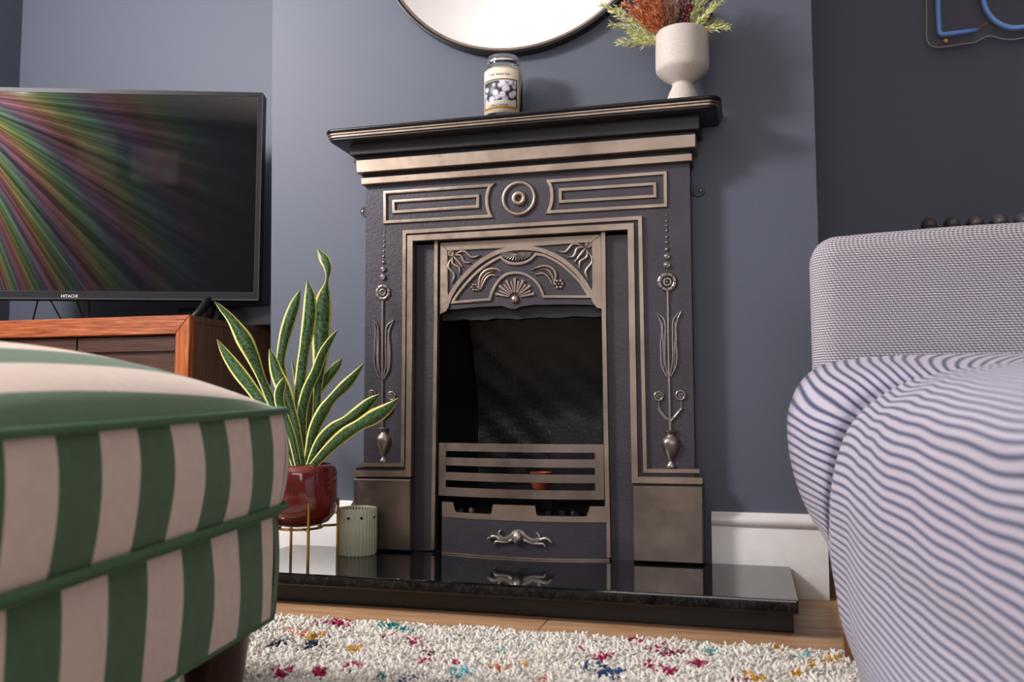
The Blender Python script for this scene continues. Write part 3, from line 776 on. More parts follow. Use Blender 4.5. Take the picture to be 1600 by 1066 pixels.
# ash cover
AY, AB = -.052, .034
zc0, zc1, zcm = zz(862, AY), zz(784, AY), zz(805, AY)
bowbar('ash_cover', ZH+.004, zcm, 691, 951, AY, AB, .006, 'iron', fp, 26)
zn = zz(799, AY)
ac = MB(); pl = bowx(691, 951, AY-.0015, AB, 52)
def nt(t):
    for a, b in ((.085, .335), (.588, .888)):
        if a < t < b:
            e = min(t-a, b-t)/.02; return zn if e >= 1 else zn+(zc1-zn)*(1-math.sqrt(max(0, 1-(1-e)**2)))*.6
    return zc1
pl2 = []
for k in range(105):
    t = k/104; i = t*52; i0 = min(int(i), 51); fr = i-i0
    pl2.append((pl[i0][0]*(1-fr)+pl[i0+1][0]*fr, pl[i0][1]*(1-fr)+pl[i0+1][1]*fr, t))
v = []; f = []
for x, y, t in pl2: v += [(x, y, zcm-.004), (x, y, nt(t)), (x, y+.008, nt(t)), (x, y+.008, zcm-.004)]
for i in range(len(pl2)-1):
    for k in range(4): k2 = (k+1) % 4; f.append((i*4+k, i*4+k2, i*4+4+k2, i*4+4+k))
k = (len(pl2)-1)*4; f += [(0, 1, 2, 3), (k+3, k+2, k+1, k)]
ac.add(v, f).build('ash_cover_rim', M['steel'], fp)
bowbar('ash_cover_foot', ZH+.0005, ZH+.004, 691, 951, AY-.004, AB, .010, 'steel', fp, 26)
# scroll handle
YHn = AY-AB-.0005
hm = MB(); c = P(810.7, 838.6, YHn)
def hp(pts, w, hh=.006): rib('x', pts, w, Y=YHn, h=hh, smooth_n=5, m=hm)
hp([(803, 837), (795, 841.5), (785, 843.5), (777, 839.5), (770, 838.5), (762, 842.4)], [6, 4, 4.5, 5.5, 5.5, 1], .007)
hp([(803, 842), (794, 846.5), (784, 847), (776, 846.5), (771.5, 851)], [5, 4, 4.5, 4.5, 1])
hp([(804, 833), (797, 838), (788, 841), (781.5, 837), (780.5, 832), (784, 828.3)], [6, 5, 4.5, 4.2, 3.6, 1.6], .008)
hp([(816, 837), (827, 843.5), (837, 846), (846, 843), (855, 842), (864, 848.8)], [6, 4, 4.5, 5.5, 5.5, 1], .007)
hp([(816, 842), (829, 848), (841, 850), (849, 850), (853.5, 856)], [5, 4, 4.5, 4.5, 1])
hp([(815, 833), (824, 839), (834, 844), (842, 841), (843, 836), (838.5, 831.5)], [6, 5, 4.5, 4.2, 3.6, 1.6], .008)
hp([(798, 836), (803, 831), (810, 829.3), (817, 831), (822, 836)], [2, 3.5, 4, 3.5, 2], .007)
hd = hm.build('scroll_handle', M['chrome'], fp, smooth=True, sharp=60)
MB().dome((c.x-.002, YHn-.003, c.z-.002), 9.5*S, .015, 24, 6, 1.1).build('handle_knob', M['chrome'], hd, smooth=True)
# burner parts glimpsed through the ash cover notches
m = MB(); zb = zz(792, -.02)
m.box(P(700, 790, -.02).x, P(935, 790, -.02).x, -.028, .03, zb-.028, zb-.012)
for u in (722, 742, 800, 858, 880, 902, 928):
    cx = P(u, 795, -.02).x; m.box(cx-.008, cx+.006, -.03, -.012, zb-.014, zb-.002+.004*math.sin(u))
m.build('burner_tray', M['iron_black'], fp)
for u, mt in ((737, 'chrome'), (920, 'gold'), (895, 'pewter'), (795, 'gold')):
    cx = P(u, 788, -.03).x; MB().lathe([(.006, 0), (.006, .010), (.003, .012)], (cx, -.033, zb-.010), 10, None, True, True).build('burner_nozzle', M[mt], fp)
# terracotta holder behind the bars
c = P(842, 764, .03); zg = c.z
MB().box(fbL+.02, fbR-.02, -.025, .118, zg-.008, zg).build('grate_floor', M['soot'], fp)
tp = thing('tealight_pot', (c.x, .05, zg), 'small terracotta pot glimpsed behind the grate bars', 'pot')
zt_ = P(842, 738, .05).z-zg
MB().lathe([(.0, .002), (.020, 0), (.026, zt_*.9), (.028, zt_*.92), (.029, zt_), (.024, zt_), (.022, zt_*.85), (0, zt_*.85)], (c.x, .05, zg), 24, lambda a, z: 1+(.06*math.sin(5*a) if z > zt_*.9 else 0)).build('bowl', M['terracotta'], tp, smooth=True, sharp=50)

# ------------------------------------------------------------------ mirror
YM = -.03
pts = px([(619, 0), (645.5, 33), (687.5, 63), (740, 79.5), (789, 82.5), (845, 74.5), (897.5, 52.5), (945, 19), (966, 2)], YM)
A = np.array([[x, z, 1] for x, z in pts]); bb = np.array([-(x*x+z*z) for x, z in pts]); D, E, G = np.linalg.lstsq(A, bb, rcond=None)[0]
mx, mz = -D/2, -E/2; mr = math.sqrt(mx*mx+mz*mz-G)
mi = thing('round_mirror', (mx, 0, mz), 'large round wall mirror with thin black rim above the mantel', 'mirror')
def ydisc(prof, mat, name, parent, seg=128, caps=(False, False)):
    m = MB().lathe([(r, d) for r, d in prof], (0, 0, 0), seg, None, *caps); m.v = [(mx+x, -z, mz+y) for x, y, z in m.v]
    return m.build(name, M[mat], parent, smooth=True, sharp=30)
ydisc([(mr-.006, .0), (mr, .002), (mr, .030), (mr-.004, .0315), (mr-.007, .030), (mr-.007, .020), (mr-.007, .002)], 'frame_black', 'rim', mi)
ydisc([(mr-.007, .022), (mr-.009, .028), (mr-.016, .0255), (mr-.017, .022)], 'steel', 'bevel', mi)
ydisc([(mr-.012, .004), (mr-.012, .023)], 'mirror', 'glass', mi, caps=(True, True))

# ------------------------------------------------------------------ candle jar
ZT = zt
def on_shelf(u, Y): return P(u, 160, Y).x
jy = -.085
jx = on_shelf(786.5, jy); sj = mpp(787, 140, jy)
jt = thing('candle_jar', (jx, jy, ZT), 'glass jar candle with a daisy picture label on the mantel shelf', 'candle')
jr = 29.5*sj; jh = P(787, 93, jy).z-ZT
prof = [(0, .002), (jr*.9, .0), (jr, .006), (jr, jh*.72), (jr*.97, jh*.78), (jr*.86, jh*.84), (jr*.84, jh*.87), (jr*.86, jh*.90), (jr*.90, jh*.915), (jr*.84, jh*.93), (jr*.84, jh*.98), (jr*.82, jh), (jr*.79, jh*.99), (jr*.79, jh*.87), (jr*.93, jh*.76), (jr*.945, jh*.70), (jr*.945, .010), (0, .010)]
MB().lathe(prof, (jx, jy, ZT), 40).build('jar', M['glass'], jt, smooth=True, sharp=50)
MB().lathe([(0, .0105), (jr*.94, .0105), (jr*.94, jh*.76), (jr*.86, jh*.785), (0, jh*.775)], (jx, jy, ZT), 40).build('wax', M['wax'], jt, smooth=True, sharp=50)
m = MB(); n = 16; v = []; uv = []; f = []
ca = math.atan2(CAM.y-jy, CAM.x-jx)-.22
for i in range(n+1):
    a = ca-R(62)+R(124)*i/n
    for k, z in enumerate((jh*.06, jh*.75)): v.append((jx+(jr+.0004)*math.cos(a), jy+(jr+.0004)*math.sin(a), ZT+z)); uv.append((i/n, k))
    for k, z in enumerate((jh*.06, jh*.75)): v.append((jx+(jr-.0002)*math.cos(a), jy+(jr-.0002)*math.sin(a), ZT+z)); uv.append((i/n, k))
for i in range(n):
    a, b = i*4, i*4+4; f += [(a, b, b+1, a+1), (a+2, a+3, b+3, b+2), (a, a+2, b+2, b), (a+1, b+1, b+3, a+3)]
lb = m.add(v, f, uv).build('label', M['label'], jt, smooth=True, uv=True)
def curved_text(body, size, z, parent):
    t = text_mesh('lettering', body, size, (0, 0, 0), Matrix.Identity(3), M['ink'], parent)
    o0 = ORG[parent]
    for q in t.data.vertices:
        x, yy, zz_ = q.co+o0; a = ca+x/jr; rr = jr+.0006+zz_
        q.co = Vector((jx+rr*math.cos(a), jy+rr*math.sin(a), ZT+z+yy))-o0
curved_text('THE WAX CO', .0085, jh*.635, lb); curved_text('WILD DAISIES', .0075, jh*.155, lb)

# ------------------------------------------------------------------ vase and dried flowers
vy = -.100; vx = on_shelf(1067, vy); sv = mpp(1065, 100, vy)
va = thing('stone_vase', (vx, vy, ZT), 'speckled off-white ceramic footed vase at the right end of the mantel', 'vase')
vh = P(1064, 52, vy).z-ZT
zv = lambda v: (P(1067, v, vy).z-ZT)/vh
pr = [(25, 0), (24, .5*zv(146)), (21, zv(146)), (17, zv(138)), (15.6, zv(133)), (16.2, zv(131.5)), (28, zv(124)), (38.5, zv(114)), (40.6, zv(110)), (41, zv(105)), (40.8, .93), (40, .98), (38, 1.0), (36, .985), (36.5, .9), (36, .5), (20, .42), (0, .40)]
MB().lathe([(0, .001)]+[(r*sv, z*vh) for r, z in pr], (vx, vy, ZT), 48).build('body', M['ceramic'], va, smooth=True, sharp=28)
bq = thing('dried_flower_bouquet', (vx, vy, ZT+vh*.5), 'dried bouquet of rust fern, pale grass plumes and red berries in the ceramic vase', 'flowers')
def plume(pts, wid, mat, name='plume', spikes=70, ln=.016, droop=.35, rs=.0010):
    m = MB(); pts3 = [Vector(p) for p in smooth_path([tuple(p) for p in pts], 6)]
    m.tube(pts3, [rs]*len(pts3), 5)
    N = len(pts3)
    for k in range(spikes):
        t = .28+.72*k/spikes; i = min(int(t*(N-1)), N-2); p = pts3[i].lerp(pts3[i+1], t*(N-1)-i)
        d = (pts3[i+1]-pts3[i]).normalized(); rv = Vector(rng.normal(size=3)); rv = (rv-d*rv.dot(d)).normalized()
        L = ln*(1-.55*abs(2*t-1.15))*random.uniform(.7, 1.2)*wid
        L *= 1.5; e = p+(d*random.uniform(.6, 1.0)+rv*random.uniform(.35, .8)).normalized()*L; mid = p.lerp(e, .5)+rv*L*.10
        sd = d.cross(rv).normalized()*L*.10
        m.add([p, mid+sd, e, mid-sd, mid+rv*L*.06], [(0, 1, 4), (1, 2, 4), (2, 3, 4), (3, 0, 4), (0, 3, 2, 1)])
    return m.build(name, M[mat], bq)
base = Vector((vx, vy, ZT+vh*.55))
def st(u0, v0, u1, v1, dy=0, bend=0):
    a = P(u0, v0, vy+dy*.3); b = P(u1, v1, vy+dy); mid = a.lerp(b, .5)+Vector((bend, 0, abs(bend)*.3)); r0 = base.lerp(a, .35)
    return [r0, a, mid, b]
for a in ((1030, 62, 940, 8, -.02, .0), (1028, 68, 966, 66, -.04, .004), (1030, 64, 955, 38, -.03, .006), (1032, 56, 1000, 30, 0, 0), (1030, 58, 962, 12, .01, .004), (1026, 66, 985, 52, .02, .0)):
    plume(st(*a), 1.0, 'wheat', spikes=85, ln=.017)
for a in ((1085, 48, 1138, 42, -.03, .004), (1082, 48, 1125, -8, -.02, 0), (1078, 48, 1108, -20, .0, 0), (1084, 48, 1126, 34, .01, .003), (1080, 46, 1140, -10, .02, 0), (1076, 46, 1096, -16, -.04, 0), (1082, 48, 1118, 8, -.05, 0)):
    plume(st(*a), 1.0, 'wheat', spikes=80, ln=.015)
for a in ((1036, 56, 985, -12, -.02, .004), (1038, 56, 998, -14, -.03, 0), (1040, 54, 1010, -18, 0, .0), (1037, 58, 990, 22, -.04, .006), (1042, 54, 1020, -20, -.02, 0), (1036, 58, 975, 4, .0, .006), (1044, 52, 1028, -20, .02, 0), (1039, 56, 1003, 8, -.05, 0), (1038, 56, 992, -6, -.05, 0), (1040, 54, 1004, -16, -.06, .003), (1037, 58, 984, 12, -.05, .004), (1042, 52, 1016, -8, -.06, 0)):
    plume(st(*a), 1.0, 'rust', 'fern', spikes=95, ln=.020)
for a in ((1048, 50, 1040, -20, -.03, 0), (1050, 50, 1050, -20, -.01, 0), (1054, 50, 1060, -18, -.02, 0), (1056, 50, 1046, -10, .02, 0)):
    plume(st(*a), .9, 'tan', 'seed_head', spikes=110, ln=.013)
for a in ((1060, 50, 1066, -20, .0, 0), (1062, 50, 1074, -18, -.03, 0), (1066, 50, 1088, -20, .02, 0), (1046, 52, 1034, -10, .03, 0), (1088, 50, 1110, 24, .03, 0), (1070, 50, 1118, -14, .03, .0)):
    plume(st(*a), .9, 'brown', 'dried_stem', spikes=80, ln=.016)
m = MB(); 
for a, n in (((1072, 52, 1082, -14, -.05, .0), 16), ((1070, 54, 1073, -16, -.045, 0), 12)):
    p3 = [Vector(p) for p in smooth_path([tuple(p) for p in st(*a)], 8)]
    sp_ = MB().tube(p3, .001, 5).build('berry_stem', M['brown'], bq)
    for k in range(n):
        t = .34+.64*k/n; p = p3[int(t*(len(p3)-1))]
        c = p+Vector((random.uniform(-.007, .007), random.uniform(-.008, .002), random.uniform(-.003, .003))); r = random.uniform(.0036, .005)
        MB().lathe([(r*math.sin(i*math.pi/6), -r*math.cos(i*math.pi/6)) for i in range(7)], c, 10).build('berry', M['berry'], bq, smooth=True)
MB().tube([P(1015, 66, -.10), P(990, 74, -.12), P(978, 80, -.13)], [.0012, .0014, .0005], 5).build('stalk', M['tan'], bq)

# ------------------------------------------------------------------ television and its cabinet
YU = -.12
ut = P(300, 492.5, YU); ZU = ut.z; UXR = ut.x; UXL = XL+.05; UYB = .36
cab = thing('tv_cabinet', ((UXL+UXR)/2, (YU+UYB)/2, 0), 'orange-brown wooden tv cabinet with mitred front frame in the left alcove', 'cabinet')
FH = ut.z-P(278, 522, YU).z; FW = UXR-P(277.5, 522, YU).x
zb = .14
def fr(name, loop, mat): return MB().prism(loop, YU-.010, YU+.015, .002).build(name, M[mat], cab)
fr('top_rail', [(UXL, ZU), (UXR, ZU), (UXR-FW, ZU-FH), (UXL+FW, ZU-FH)], 'teak')
fr('bottom_rail', [(UXL, zb), (UXL+FW, zb+FH), (UXR-FW, zb+FH), (UXR, zb)], 'teak')
fr('stile', [(UXR, ZU), (UXR, zb), (UXR-FW, zb+FH), (UXR-FW, ZU-FH)], 'teak_v')
fr('stile', [(UXL, ZU), (UXL+FW, ZU-FH), (UXL+FW, zb+FH), (UXL, zb)], 'teak_v')
MB().box(UXL+.01, UXR-.002, YU+.015, UYB, ZU-.018, ZU-.0005).build('top_board', M['teak_side'], cab)
MB().box(UXR-.02, UXR-.0045, YU+.015, UYB-.001, zb, ZU-.018).build('side_panel', M['teak_side'], cab)
MB().box(UXR-.0045, UXR-.001, YU+.04, UYB-.04, zb+.05, ZU-.05).build('side_inset', M['teak_side'], cab)
MB().box(UXL, UXL+.02, YU+.015, UYB-.001, zb, ZU-.018).build('side_panel', M['teak_side'], cab)
dw = (UXR-UXL-2*FW)/3
for k in range(3):
    d = MB().box(UXL+FW+k*dw+.003, UXL+FW+(k+1)*dw-.003, YU+.012, YU+.030, zb+FH+.003, ZU-FH-.004).build('door', M['teak_in'], cab)
    MB().box(UXL+FW+k*dw+.003, UXL+FW+(k+1)*dw-.003, YU+.004, YU+.012, ZU-FH-.045, ZU-FH-.006).build('door_rail', M['teak_in'], d)
for x in (UXL+.05, UXR-.09):
    for y in (YU+.02, UYB-.07): MB().box(x, x+.04, y, y+.04, 0, zb).build('leg', M['teak_side'], cab)
# tv : own rotated plane
tr_ = P(411, 145, .16)
dirv = Vector((math.sin(R(71.5)), math.cos(R(71.5)), 0)); nrm = Vector((dirv.y, -dirv.x, 0))   # points to the camera side
tvr = Vector((tr_.x, tr_.y, 0))
def onpl(u, v):       # intersect ray with tv plane
    d = ray(u, v); t = (tvr-CAM).dot(nrm)/d.dot(nrm); q = CAM+d*t; return (q-tvr).dot(dirv), q.z
s1, zt1 = onpl(411, 145); _, zb1 = onpl(405, 470); _, zt2 = onpl(5, 136.5)
TW = .97; zT = (zt1+zt2)/2; zB_ = zb1
tv = thing('television', tuple(tvr+dirv*(-TW/2)+Vector((0, 0, ZU))), 'black flat screen television with reflections standing on the wooden cabinet', 'television')
def tbox(s0, s1, n0, n1, z0, z1, m=None):
    m = m or MB(); v = []
    for s in (s0, s1):
        for nn in (n0, n1):
            for z in (z0, z1): q = tvr+dirv*s+nrm*nn; v.append((q.x, q.y, z))
    return m.add(v, [(0, 1, 3, 2), (4, 6, 7, 5), (0, 4, 5, 1), (2, 3, 7, 6), (0, 2, 6, 4), (1, 5, 7, 3)], [(0, 0), (0, 1)]*2+[(1, 0), (1, 1)]*2)
bz = .013
case = tbox(-TW, 0, -.05, -.004, zB_, zT).build('casing', M['plastic'], tv)
tbox(-TW, 0, -.004, .002, zT-bz, zT).build('bezel', M['plastic'], tv)
tbox(-TW, 0, -.004, .002, zB_+.004, zB_+.024).build('bezel', M['plastic'], tv)
tbox(-TW, 0, -.004, .004, zB_, zB_+.004).build('bezel_edge', M['plastic_gloss'], tv)
tbox(-TW, -TW+bz, -.004, .002, zB_+.024, zT-bz).build('bezel', M['plastic'], tv)
tbox(-bz, 0, -.004, .002, zB_+.024, zT-bz).build('bezel', M['plastic'], tv)
m = tbox(-bz-.0012, -bz, -.004, .0028, zB_+.024, zT-bz); tbox(-TW+bz, -bz, -.004, .0028, zB_+.0232, zB_+.0245, m).build('trim_line', M['plastic_gloss'], tv)
tbox(-.0015, .0005, -.004, .0026, zB_, zT).build('bezel_edge', M['plastic_gloss'], tv)
# screen as a single front pane with UVs measured over the visible part
sa, _ = onpl(0, 300)
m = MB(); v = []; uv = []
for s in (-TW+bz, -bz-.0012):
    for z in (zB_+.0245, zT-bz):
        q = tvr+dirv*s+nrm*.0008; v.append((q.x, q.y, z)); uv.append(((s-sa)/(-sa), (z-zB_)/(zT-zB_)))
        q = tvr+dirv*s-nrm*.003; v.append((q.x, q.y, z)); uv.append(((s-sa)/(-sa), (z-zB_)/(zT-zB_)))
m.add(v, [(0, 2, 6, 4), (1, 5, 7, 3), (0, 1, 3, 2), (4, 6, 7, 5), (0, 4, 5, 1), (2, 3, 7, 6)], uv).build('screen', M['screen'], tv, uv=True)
sh, zh = onpl(109, 462.8); q = tvr+dirv*sh+nrm*.0024
rot = Matrix((dirv, Vector((0, 0, 1)), nrm)).transposed()
text_mesh('logo', 'HITACHI', .0125, (q.x, q.y, zh-.0045), rot, M['logo'], tv, .0002)
# splayed feet
for s in (-.145, -TW+.145):
    q = tvr+dirv*s
    a = Vector((q.x, q.y, zB_+.02))-nrm*.035
    for nn, ss in ((.085, -.02), (-.07, -.02)):
        b = q+nrm*nn+dirv*ss; b = Vector((b.x, b.y, ZU+.011))
        mid = a.lerp(b, .55)+Vector((0, 0, -.004))
        MB().tube([a, mid, b], [.018, .013, .010], 10).build('foot', M['plastic'], tv, smooth=True)
for k, (ua, ub) in enumerate(((52, 38), (70, 88), (112, 122), (132, 129))):
    s0, _ = onpl(ua, 474); s1_, _ = onpl(ub, 488); a = tvr+dirv*s0-nrm*.03; b = tvr+dirv*s1_-nrm*.05
    MB().tube([(a.x, a.y, zB_+.005), (b.x, b.y, ZU+.004)], .0025, 6).build('cable', M['plastic'], tv)
sb0, sb1 = P(4, 480, .27), P(418, 480, .27)
m = MB().add(*slab(-1.75, lerpx(cl_t, cl_b, .7)-.012, .20, .335, ZU, P(380, 477.5, .20).z, .004))
tag(m.build('media_box', M['plastic'], org=((sb0.x+sb1.x)/2, .29, ZU)), 'long low black box lying on the cabinet behind the television', 'box')

# ------------------------------------------------------------------ neon sign
YN = YA-.035
ns = thing('neon_sign', tuple(P(1560, 0, YN)), 'clear acrylic wall sign with blue tube lettering on the right alcove wall', 'sign')
sN = mpp(1520, 30, YN)
ol = [(1447.5, -60), (1447.5, 55)]+smooth_path([(1448.5, 62), (1453, 69.5), (1461, 73.5), (1470, 73.8)], 3)+[(1500, 69.5), (1524, 66)]+smooth_path([(1524, 66), (1535, 60), (1545, 56), (1556, 58), (1568, 61), (1585, 61.5), (1610, 57), (1660, 52), (1760, 45)], 3)[1:]+[(1760, -60)]
pl = MB().prism(px(ol, YN), YN-.002, YN+.002); pl.build('backing_panel', M['acrylic'], ns)
MB().tube([P(u, v, YN-.002) for u, v in ol], .0012, 6).build('panel_edge', M['edge'], ns, smooth=True)
sc_ = P(1477, 65, YN)
for (u, v) in ((1477, 65), (1477, -50), (1740, -50)):
    c = P(u, v, YN); m = MB().lathe([(.0055, 0), (.0055, .006)], (0, 0, 0), 16, None, True, True).lathe([(.004, -.033), (.004, 0)], (0, 0, 0), 12)
    m.v = [(c.x+x, YN-.002-z, c.z+y) for x, y, z in m.v]; m.build('standoff', M['gold'], ns, smooth=True, sharp=40)
Lp = [(1465.5, -45), (1466, 20), (1467.5, 48), (1469.5, 53.3), (1475, 54), (1500, 50.7), (1526, 47)]
Op = [(1587+50.5*math.cos(a), -7-50.5*math.sin(a)) for a in [2*math.pi*k/48 for k in range(49)]]
for pts in (Lp, Op):
    m = MB(); m.tube([P(u, v, YN-.010) for u, v in pts], 3.9*sN, 10); m.build('neon_tube', M['neon'], ns, smooth=True)
    m = MB(); m.tube([P(u-.8, v+1.4, YN-.004) for u, v in pts], 3.6*sN, 8); m.build('tube_channel', M['neon_white'], ns, smooth=True)
MB().tube([P(1527, 46, YN-.006), P(1534, 40, YN-.005), P(1543, 35.5, YN-.006)], .0009, 5).build('wire', M['tan'], ns)

# ------------------------------------------------------------------ column radiator in the right alcove
YR = .28
rt = thing('column_radiator', (P(1520, 345, YR).x, YR, 0), 'dark column radiator behind the woven armchair in the right alcove', 'radiator')
x0r = P(1450, 352, YR).x; dxr = P(1486, 349, YR).x-x0r; zr = P(1486, 346.5, YR).z
for k in range(0, 14):
    x = x0r+k*dxr; m = MB()
    for y in (YR-.035, YR+.035):
        m.tube([(x, y, .11), (x, y, zr-.02)], .0135, 10)
    arc = [(x, YR+.035*math.cos(a), zr-.02+.018*math.sin(a)) for a in [math.pi*i/8 for i in range(9)]]
    m.tube(arc, .0155, 10)
    m.tube([(x, YR-.035, .11), (x, YR, .095), (x, YR+.035, .11)], .015, 10)
    m.build('column', M['radiator'], rt, smooth=True)
MB().tube([(x0r, YR, zr-.05), (x0r+13*dxr, YR, zr-.05)], .014, 10).tube([(x0r, YR, .13), (x0r+13*dxr, YR, .13)], .014, 10).build('connecting_pipe', M['radiator'], rt, smooth=True)
for k in (1, 12): MB().box(x0r+k*dxr-.01, x0r+k*dxr+.01, YR-.03, YR+.03, 0, .10).build('foot', M['radiator'], rt)

# ------------------------------------------------------------------ snake plant in stand
pc = PZ(470, 872, ZH); pc = Vector((pc.x, -.25, ZH))
pc.x = P(469, 770, pc.y).x
sp = mpp(470, 770, pc.y)
prd = 54*sp; zpt = P(469, 727, pc.y-prd*.5).z; zpb = P(469, 826, pc.y-prd*.6).z
pt = thing('planter', (pc.x, pc.y, ZH), 'glossy dark red glass plant pot in a brass stand on the hearth', 'planter')
Hh = zpt-zpb
MB().lathe([(0, .0), (prd*.55, .001), (prd*.80, .010), (prd*.95, .028), (prd, .05), (prd, Hh*.86), (prd*.96, Hh*.95), (prd*.86, Hh), (prd*.82, Hh), (prd*.88, Hh*.9), (prd*.9, Hh*.5), (prd*.7, Hh*.45), (0, Hh*.45)], (pc.x, pc.y, zpb), 48).build('pot', M['pot'], pt, smooth=True, sharp=60)
MB().lathe([(prd*.9, Hh*.84), (prd*.5, Hh*.88), (0, Hh*.9)], (pc.x, pc.y, zpb), 24).build('soil', M['soil'], pt, smooth=True)
def legang(u, vfoot):
    q = PZ(u, vfoot, ZH); return math.atan2(q.y-pc.y, q.x-pc.x), q
a1, q1 = legang(481, 877)
rl = prd+.006
a0_ = -math.pi/2+.15
stnd = MB()
ring_z = zpb-.004
MB().loop_tube([(pc.x+prd*.62*math.cos(t), pc.y+prd*.62*math.sin(t), ring_z) for t in [2*math.pi*k/40 for k in range(40)]], .003, 8).build('stand_ring', M['gold'], pt, smooth=True)
angs = [a0_+k*math.pi/2 for k in range(4)]
angs = [R(-49), R(41), R(131), R(221)]
for a in angs:
    x, y = pc.x+rl*math.cos(a), pc.y+rl*math.sin(a)
    lg = MB().tube([(x, y, ZH), (x, y, zpb+.062)], .0035, 10).build('stand_leg', M['gold'], pt, smooth=True, sharp=50)
    MB().tube([(x, y, ring_z), (pc.x+prd*.5*math.cos(a), pc.y+prd*.5*math.sin(a), ring_z)], .003, 8).build('stand_arm', M['gold'], pt, smooth=True)
sn = thing('snake_plant', (pc.x, pc.y, zpb+Hh*.88), 'snake plant with yellow-edged mottled green leaves beside the fireplace', 'plant')
def leaf(ctrl, dy0, dy1, tw=0.0):
    """ctrl: (u,v,width px) tip -> base; depth runs dy1 at the tip to dy0 at the base"""
    n = len(ctrl)*5; t = np.linspace(0, 1, len(ctrl)); tt = np.linspace(0, 1, n)
    sm = smooth_path([(c[0], c[1], c[2]) for c in ctrl], 5); n = len(sm)
    mid = []
    for i, (u, v, w) in enumerate(sm):
        s = i/(n-1); Y = pc.y+dy1+(dy0-dy1)*s; mid.append((P(u, v, Y), max(w, .3)*mpp(470, 600, Y), s))
    v = []; f = []; uv = []; m = 6
    for i, (p, w, s) in enumerate(mid):
        d = (mid[min(i+1, n-1)][0]-mid[max(i-1, 0)][0]).normalized()
        view = (p-CAM).normalized(); side = d.cross(view).normalized()
        ang = tw*(1-s); side = (side*math.cos(ang)+side.cross(d)*math.sin(ang)).normalized(); nr = side.cross(d).normalized()
        for face in (0, 1):
            for k in range(m+1):
                x = 2*k/m-1; q = p+side*(x*w/2)+nr*(-.18*w*(1-x*x)*(1 if s > .05 else .3)+(.0012 if face else -.0006)*(1-abs(x)**3))
                v.append(q); uv.append((k/m, s*1.2))
    M1 = 2*(m+1)
    for i in range(n-1):
        for k in range(m):
            a = i*M1+k; f.append((a, a+1, a+1+M1, a+M1)); a += m+1; f.append((a, a+M1, a+1+M1, a+1))
        a = i*M1; f.append((a, a+M1, a+M1+m+1, a+m+1)); a = i*M1+m; f.append((a, a+m+1, a+m+1+M1, a+M1))
    return MB().add(v, f, uv).build('leaf', M['leaf'], sn, smooth=True, uv=True)
B0 = lambda du=0: (480+du, 728, 12)
leaf([(495.7, 389, 1), (506, 404, 15), (512, 420, 11), (510.5, 440, 5), (505, 470, 24), (502, 510, 29), (501, 550, 24), (497, 600, 14), (494, 650, 12), (487, 728, 12)], .02, .05, .2)
leaf([(479.5, 438, 1), (484, 462, 16), (483, 500, 21), (476, 545, 17), (470, 590, 17), (467, 640, 18), (470, 690, 16), (474, 728, 12)], 0, -.01)
leaf([(469, 453, 1), (461, 475, 15), (450, 508, 19), (442, 540, 16), (439, 570, 13), (447, 610, 15), (458, 660, 14), (468, 728, 12)], .0, .03)
leaf([(335, 471, 1), (346, 482, 8), (362, 500, 14), (381, 530, 25), (396, 560, 20), (408, 590, 13), (421, 620, 14), (440, 665, 14), (462, 728, 12)], -.01, -.10, .2)
leaf([(339, 530, 1), (352, 552, 13), (372, 580, 20), (395, 610, 18), (425, 655, 14), (458, 728, 12)], .02, .0)
leaf([(421, 545, 1), (426, 560, 12), (432, 582, 19), (443, 608, 22), (453, 635, 16), (462, 670, 14), (472, 728, 12)], -.03, -.04)
leaf([(444, 589, 1), (440, 602, 13), (436, 618, 15), (440, 640, 14), (455, 680, 12), (466, 728, 10)], -.04, -.06)
leaf([(527.6, 515.7, 1), (515, 533, 10), (503, 555, 14), (493, 582, 15), (480, 610, 16), (472, 645, 16), (472, 690, 14), (478, 728, 10)], -.01, -.02, .3)
leaf([(535, 560, 1), (526, 572, 13), (512, 590, 16), (498, 610, 12), (486, 640, 12), (478, 690, 12), (480, 728, 10)], .03, .05)
leaf([(569, 567, 1), (555, 585, 11), (540, 602, 17), (520, 622, 14), (505, 643, 19), (490, 675, 17), (480, 728, 12)], -.02, -.06, .3)
leaf([(593.4, 615.4, 1), (577, 629, 15), (560, 645, 20), (540, 658, 15), (520, 670, 18), (500, 692, 17), (484, 728, 12)], -.03, -.07, .25)
leaf([(622.8, 622, 1), (605, 638, 16), (585, 651, 23), (562, 664, 18), (540, 678, 20), (515, 700, 17), (488, 729, 12)], -.04, -.10, .25)
leaf([(497, 560, 1), (490, 590, 9), (484, 630, 12), (480, 680, 12), (477, 728, 10)], .01, .03)
leaf([(455, 560, 1), (462, 590, 7), (466, 630, 9), (468, 680, 10), (470, 728, 10)], .03, .05)

# ------------------------------------------------------------------ ribbed tealight holder
tb = PZ(557.5, 866, ZH); sr_ = mpp(557, 830, tb.y)
tl_ = thing('ribbed_tealight_holder', tuple(tb), 'pale mint ribbed ceramic tealight holder on the hearth beside the planter', 'candle holder')
rr_ = 29.5*sr_; hh_ = P(557, 793, tb.y).z-ZH
m = MB(); m.lathe([(0, .001), (rr_*.95, 0), (rr_, .004), (rr_, hh_-.004), (rr_*.985, hh_), (rr_*.90, hh_), (rr_*.88, hh_-.004), (rr_*.88, .02), (0, .02)], tuple(tb), 192,
        lambda a, z: 1+(.022*math.sin(a*34)-.01 if .003 < z < hh_-.002 else -.01))
hb = m.build('body', M['mint'], tl_, smooth=True, sharp=55)
MB().lathe([(rr_*.872, hh_-.004), (rr_*.872, .021), (0, .021)], tuple(tb), 48).build('inner_glaze', M['mint_in'], tl_, smooth=True)
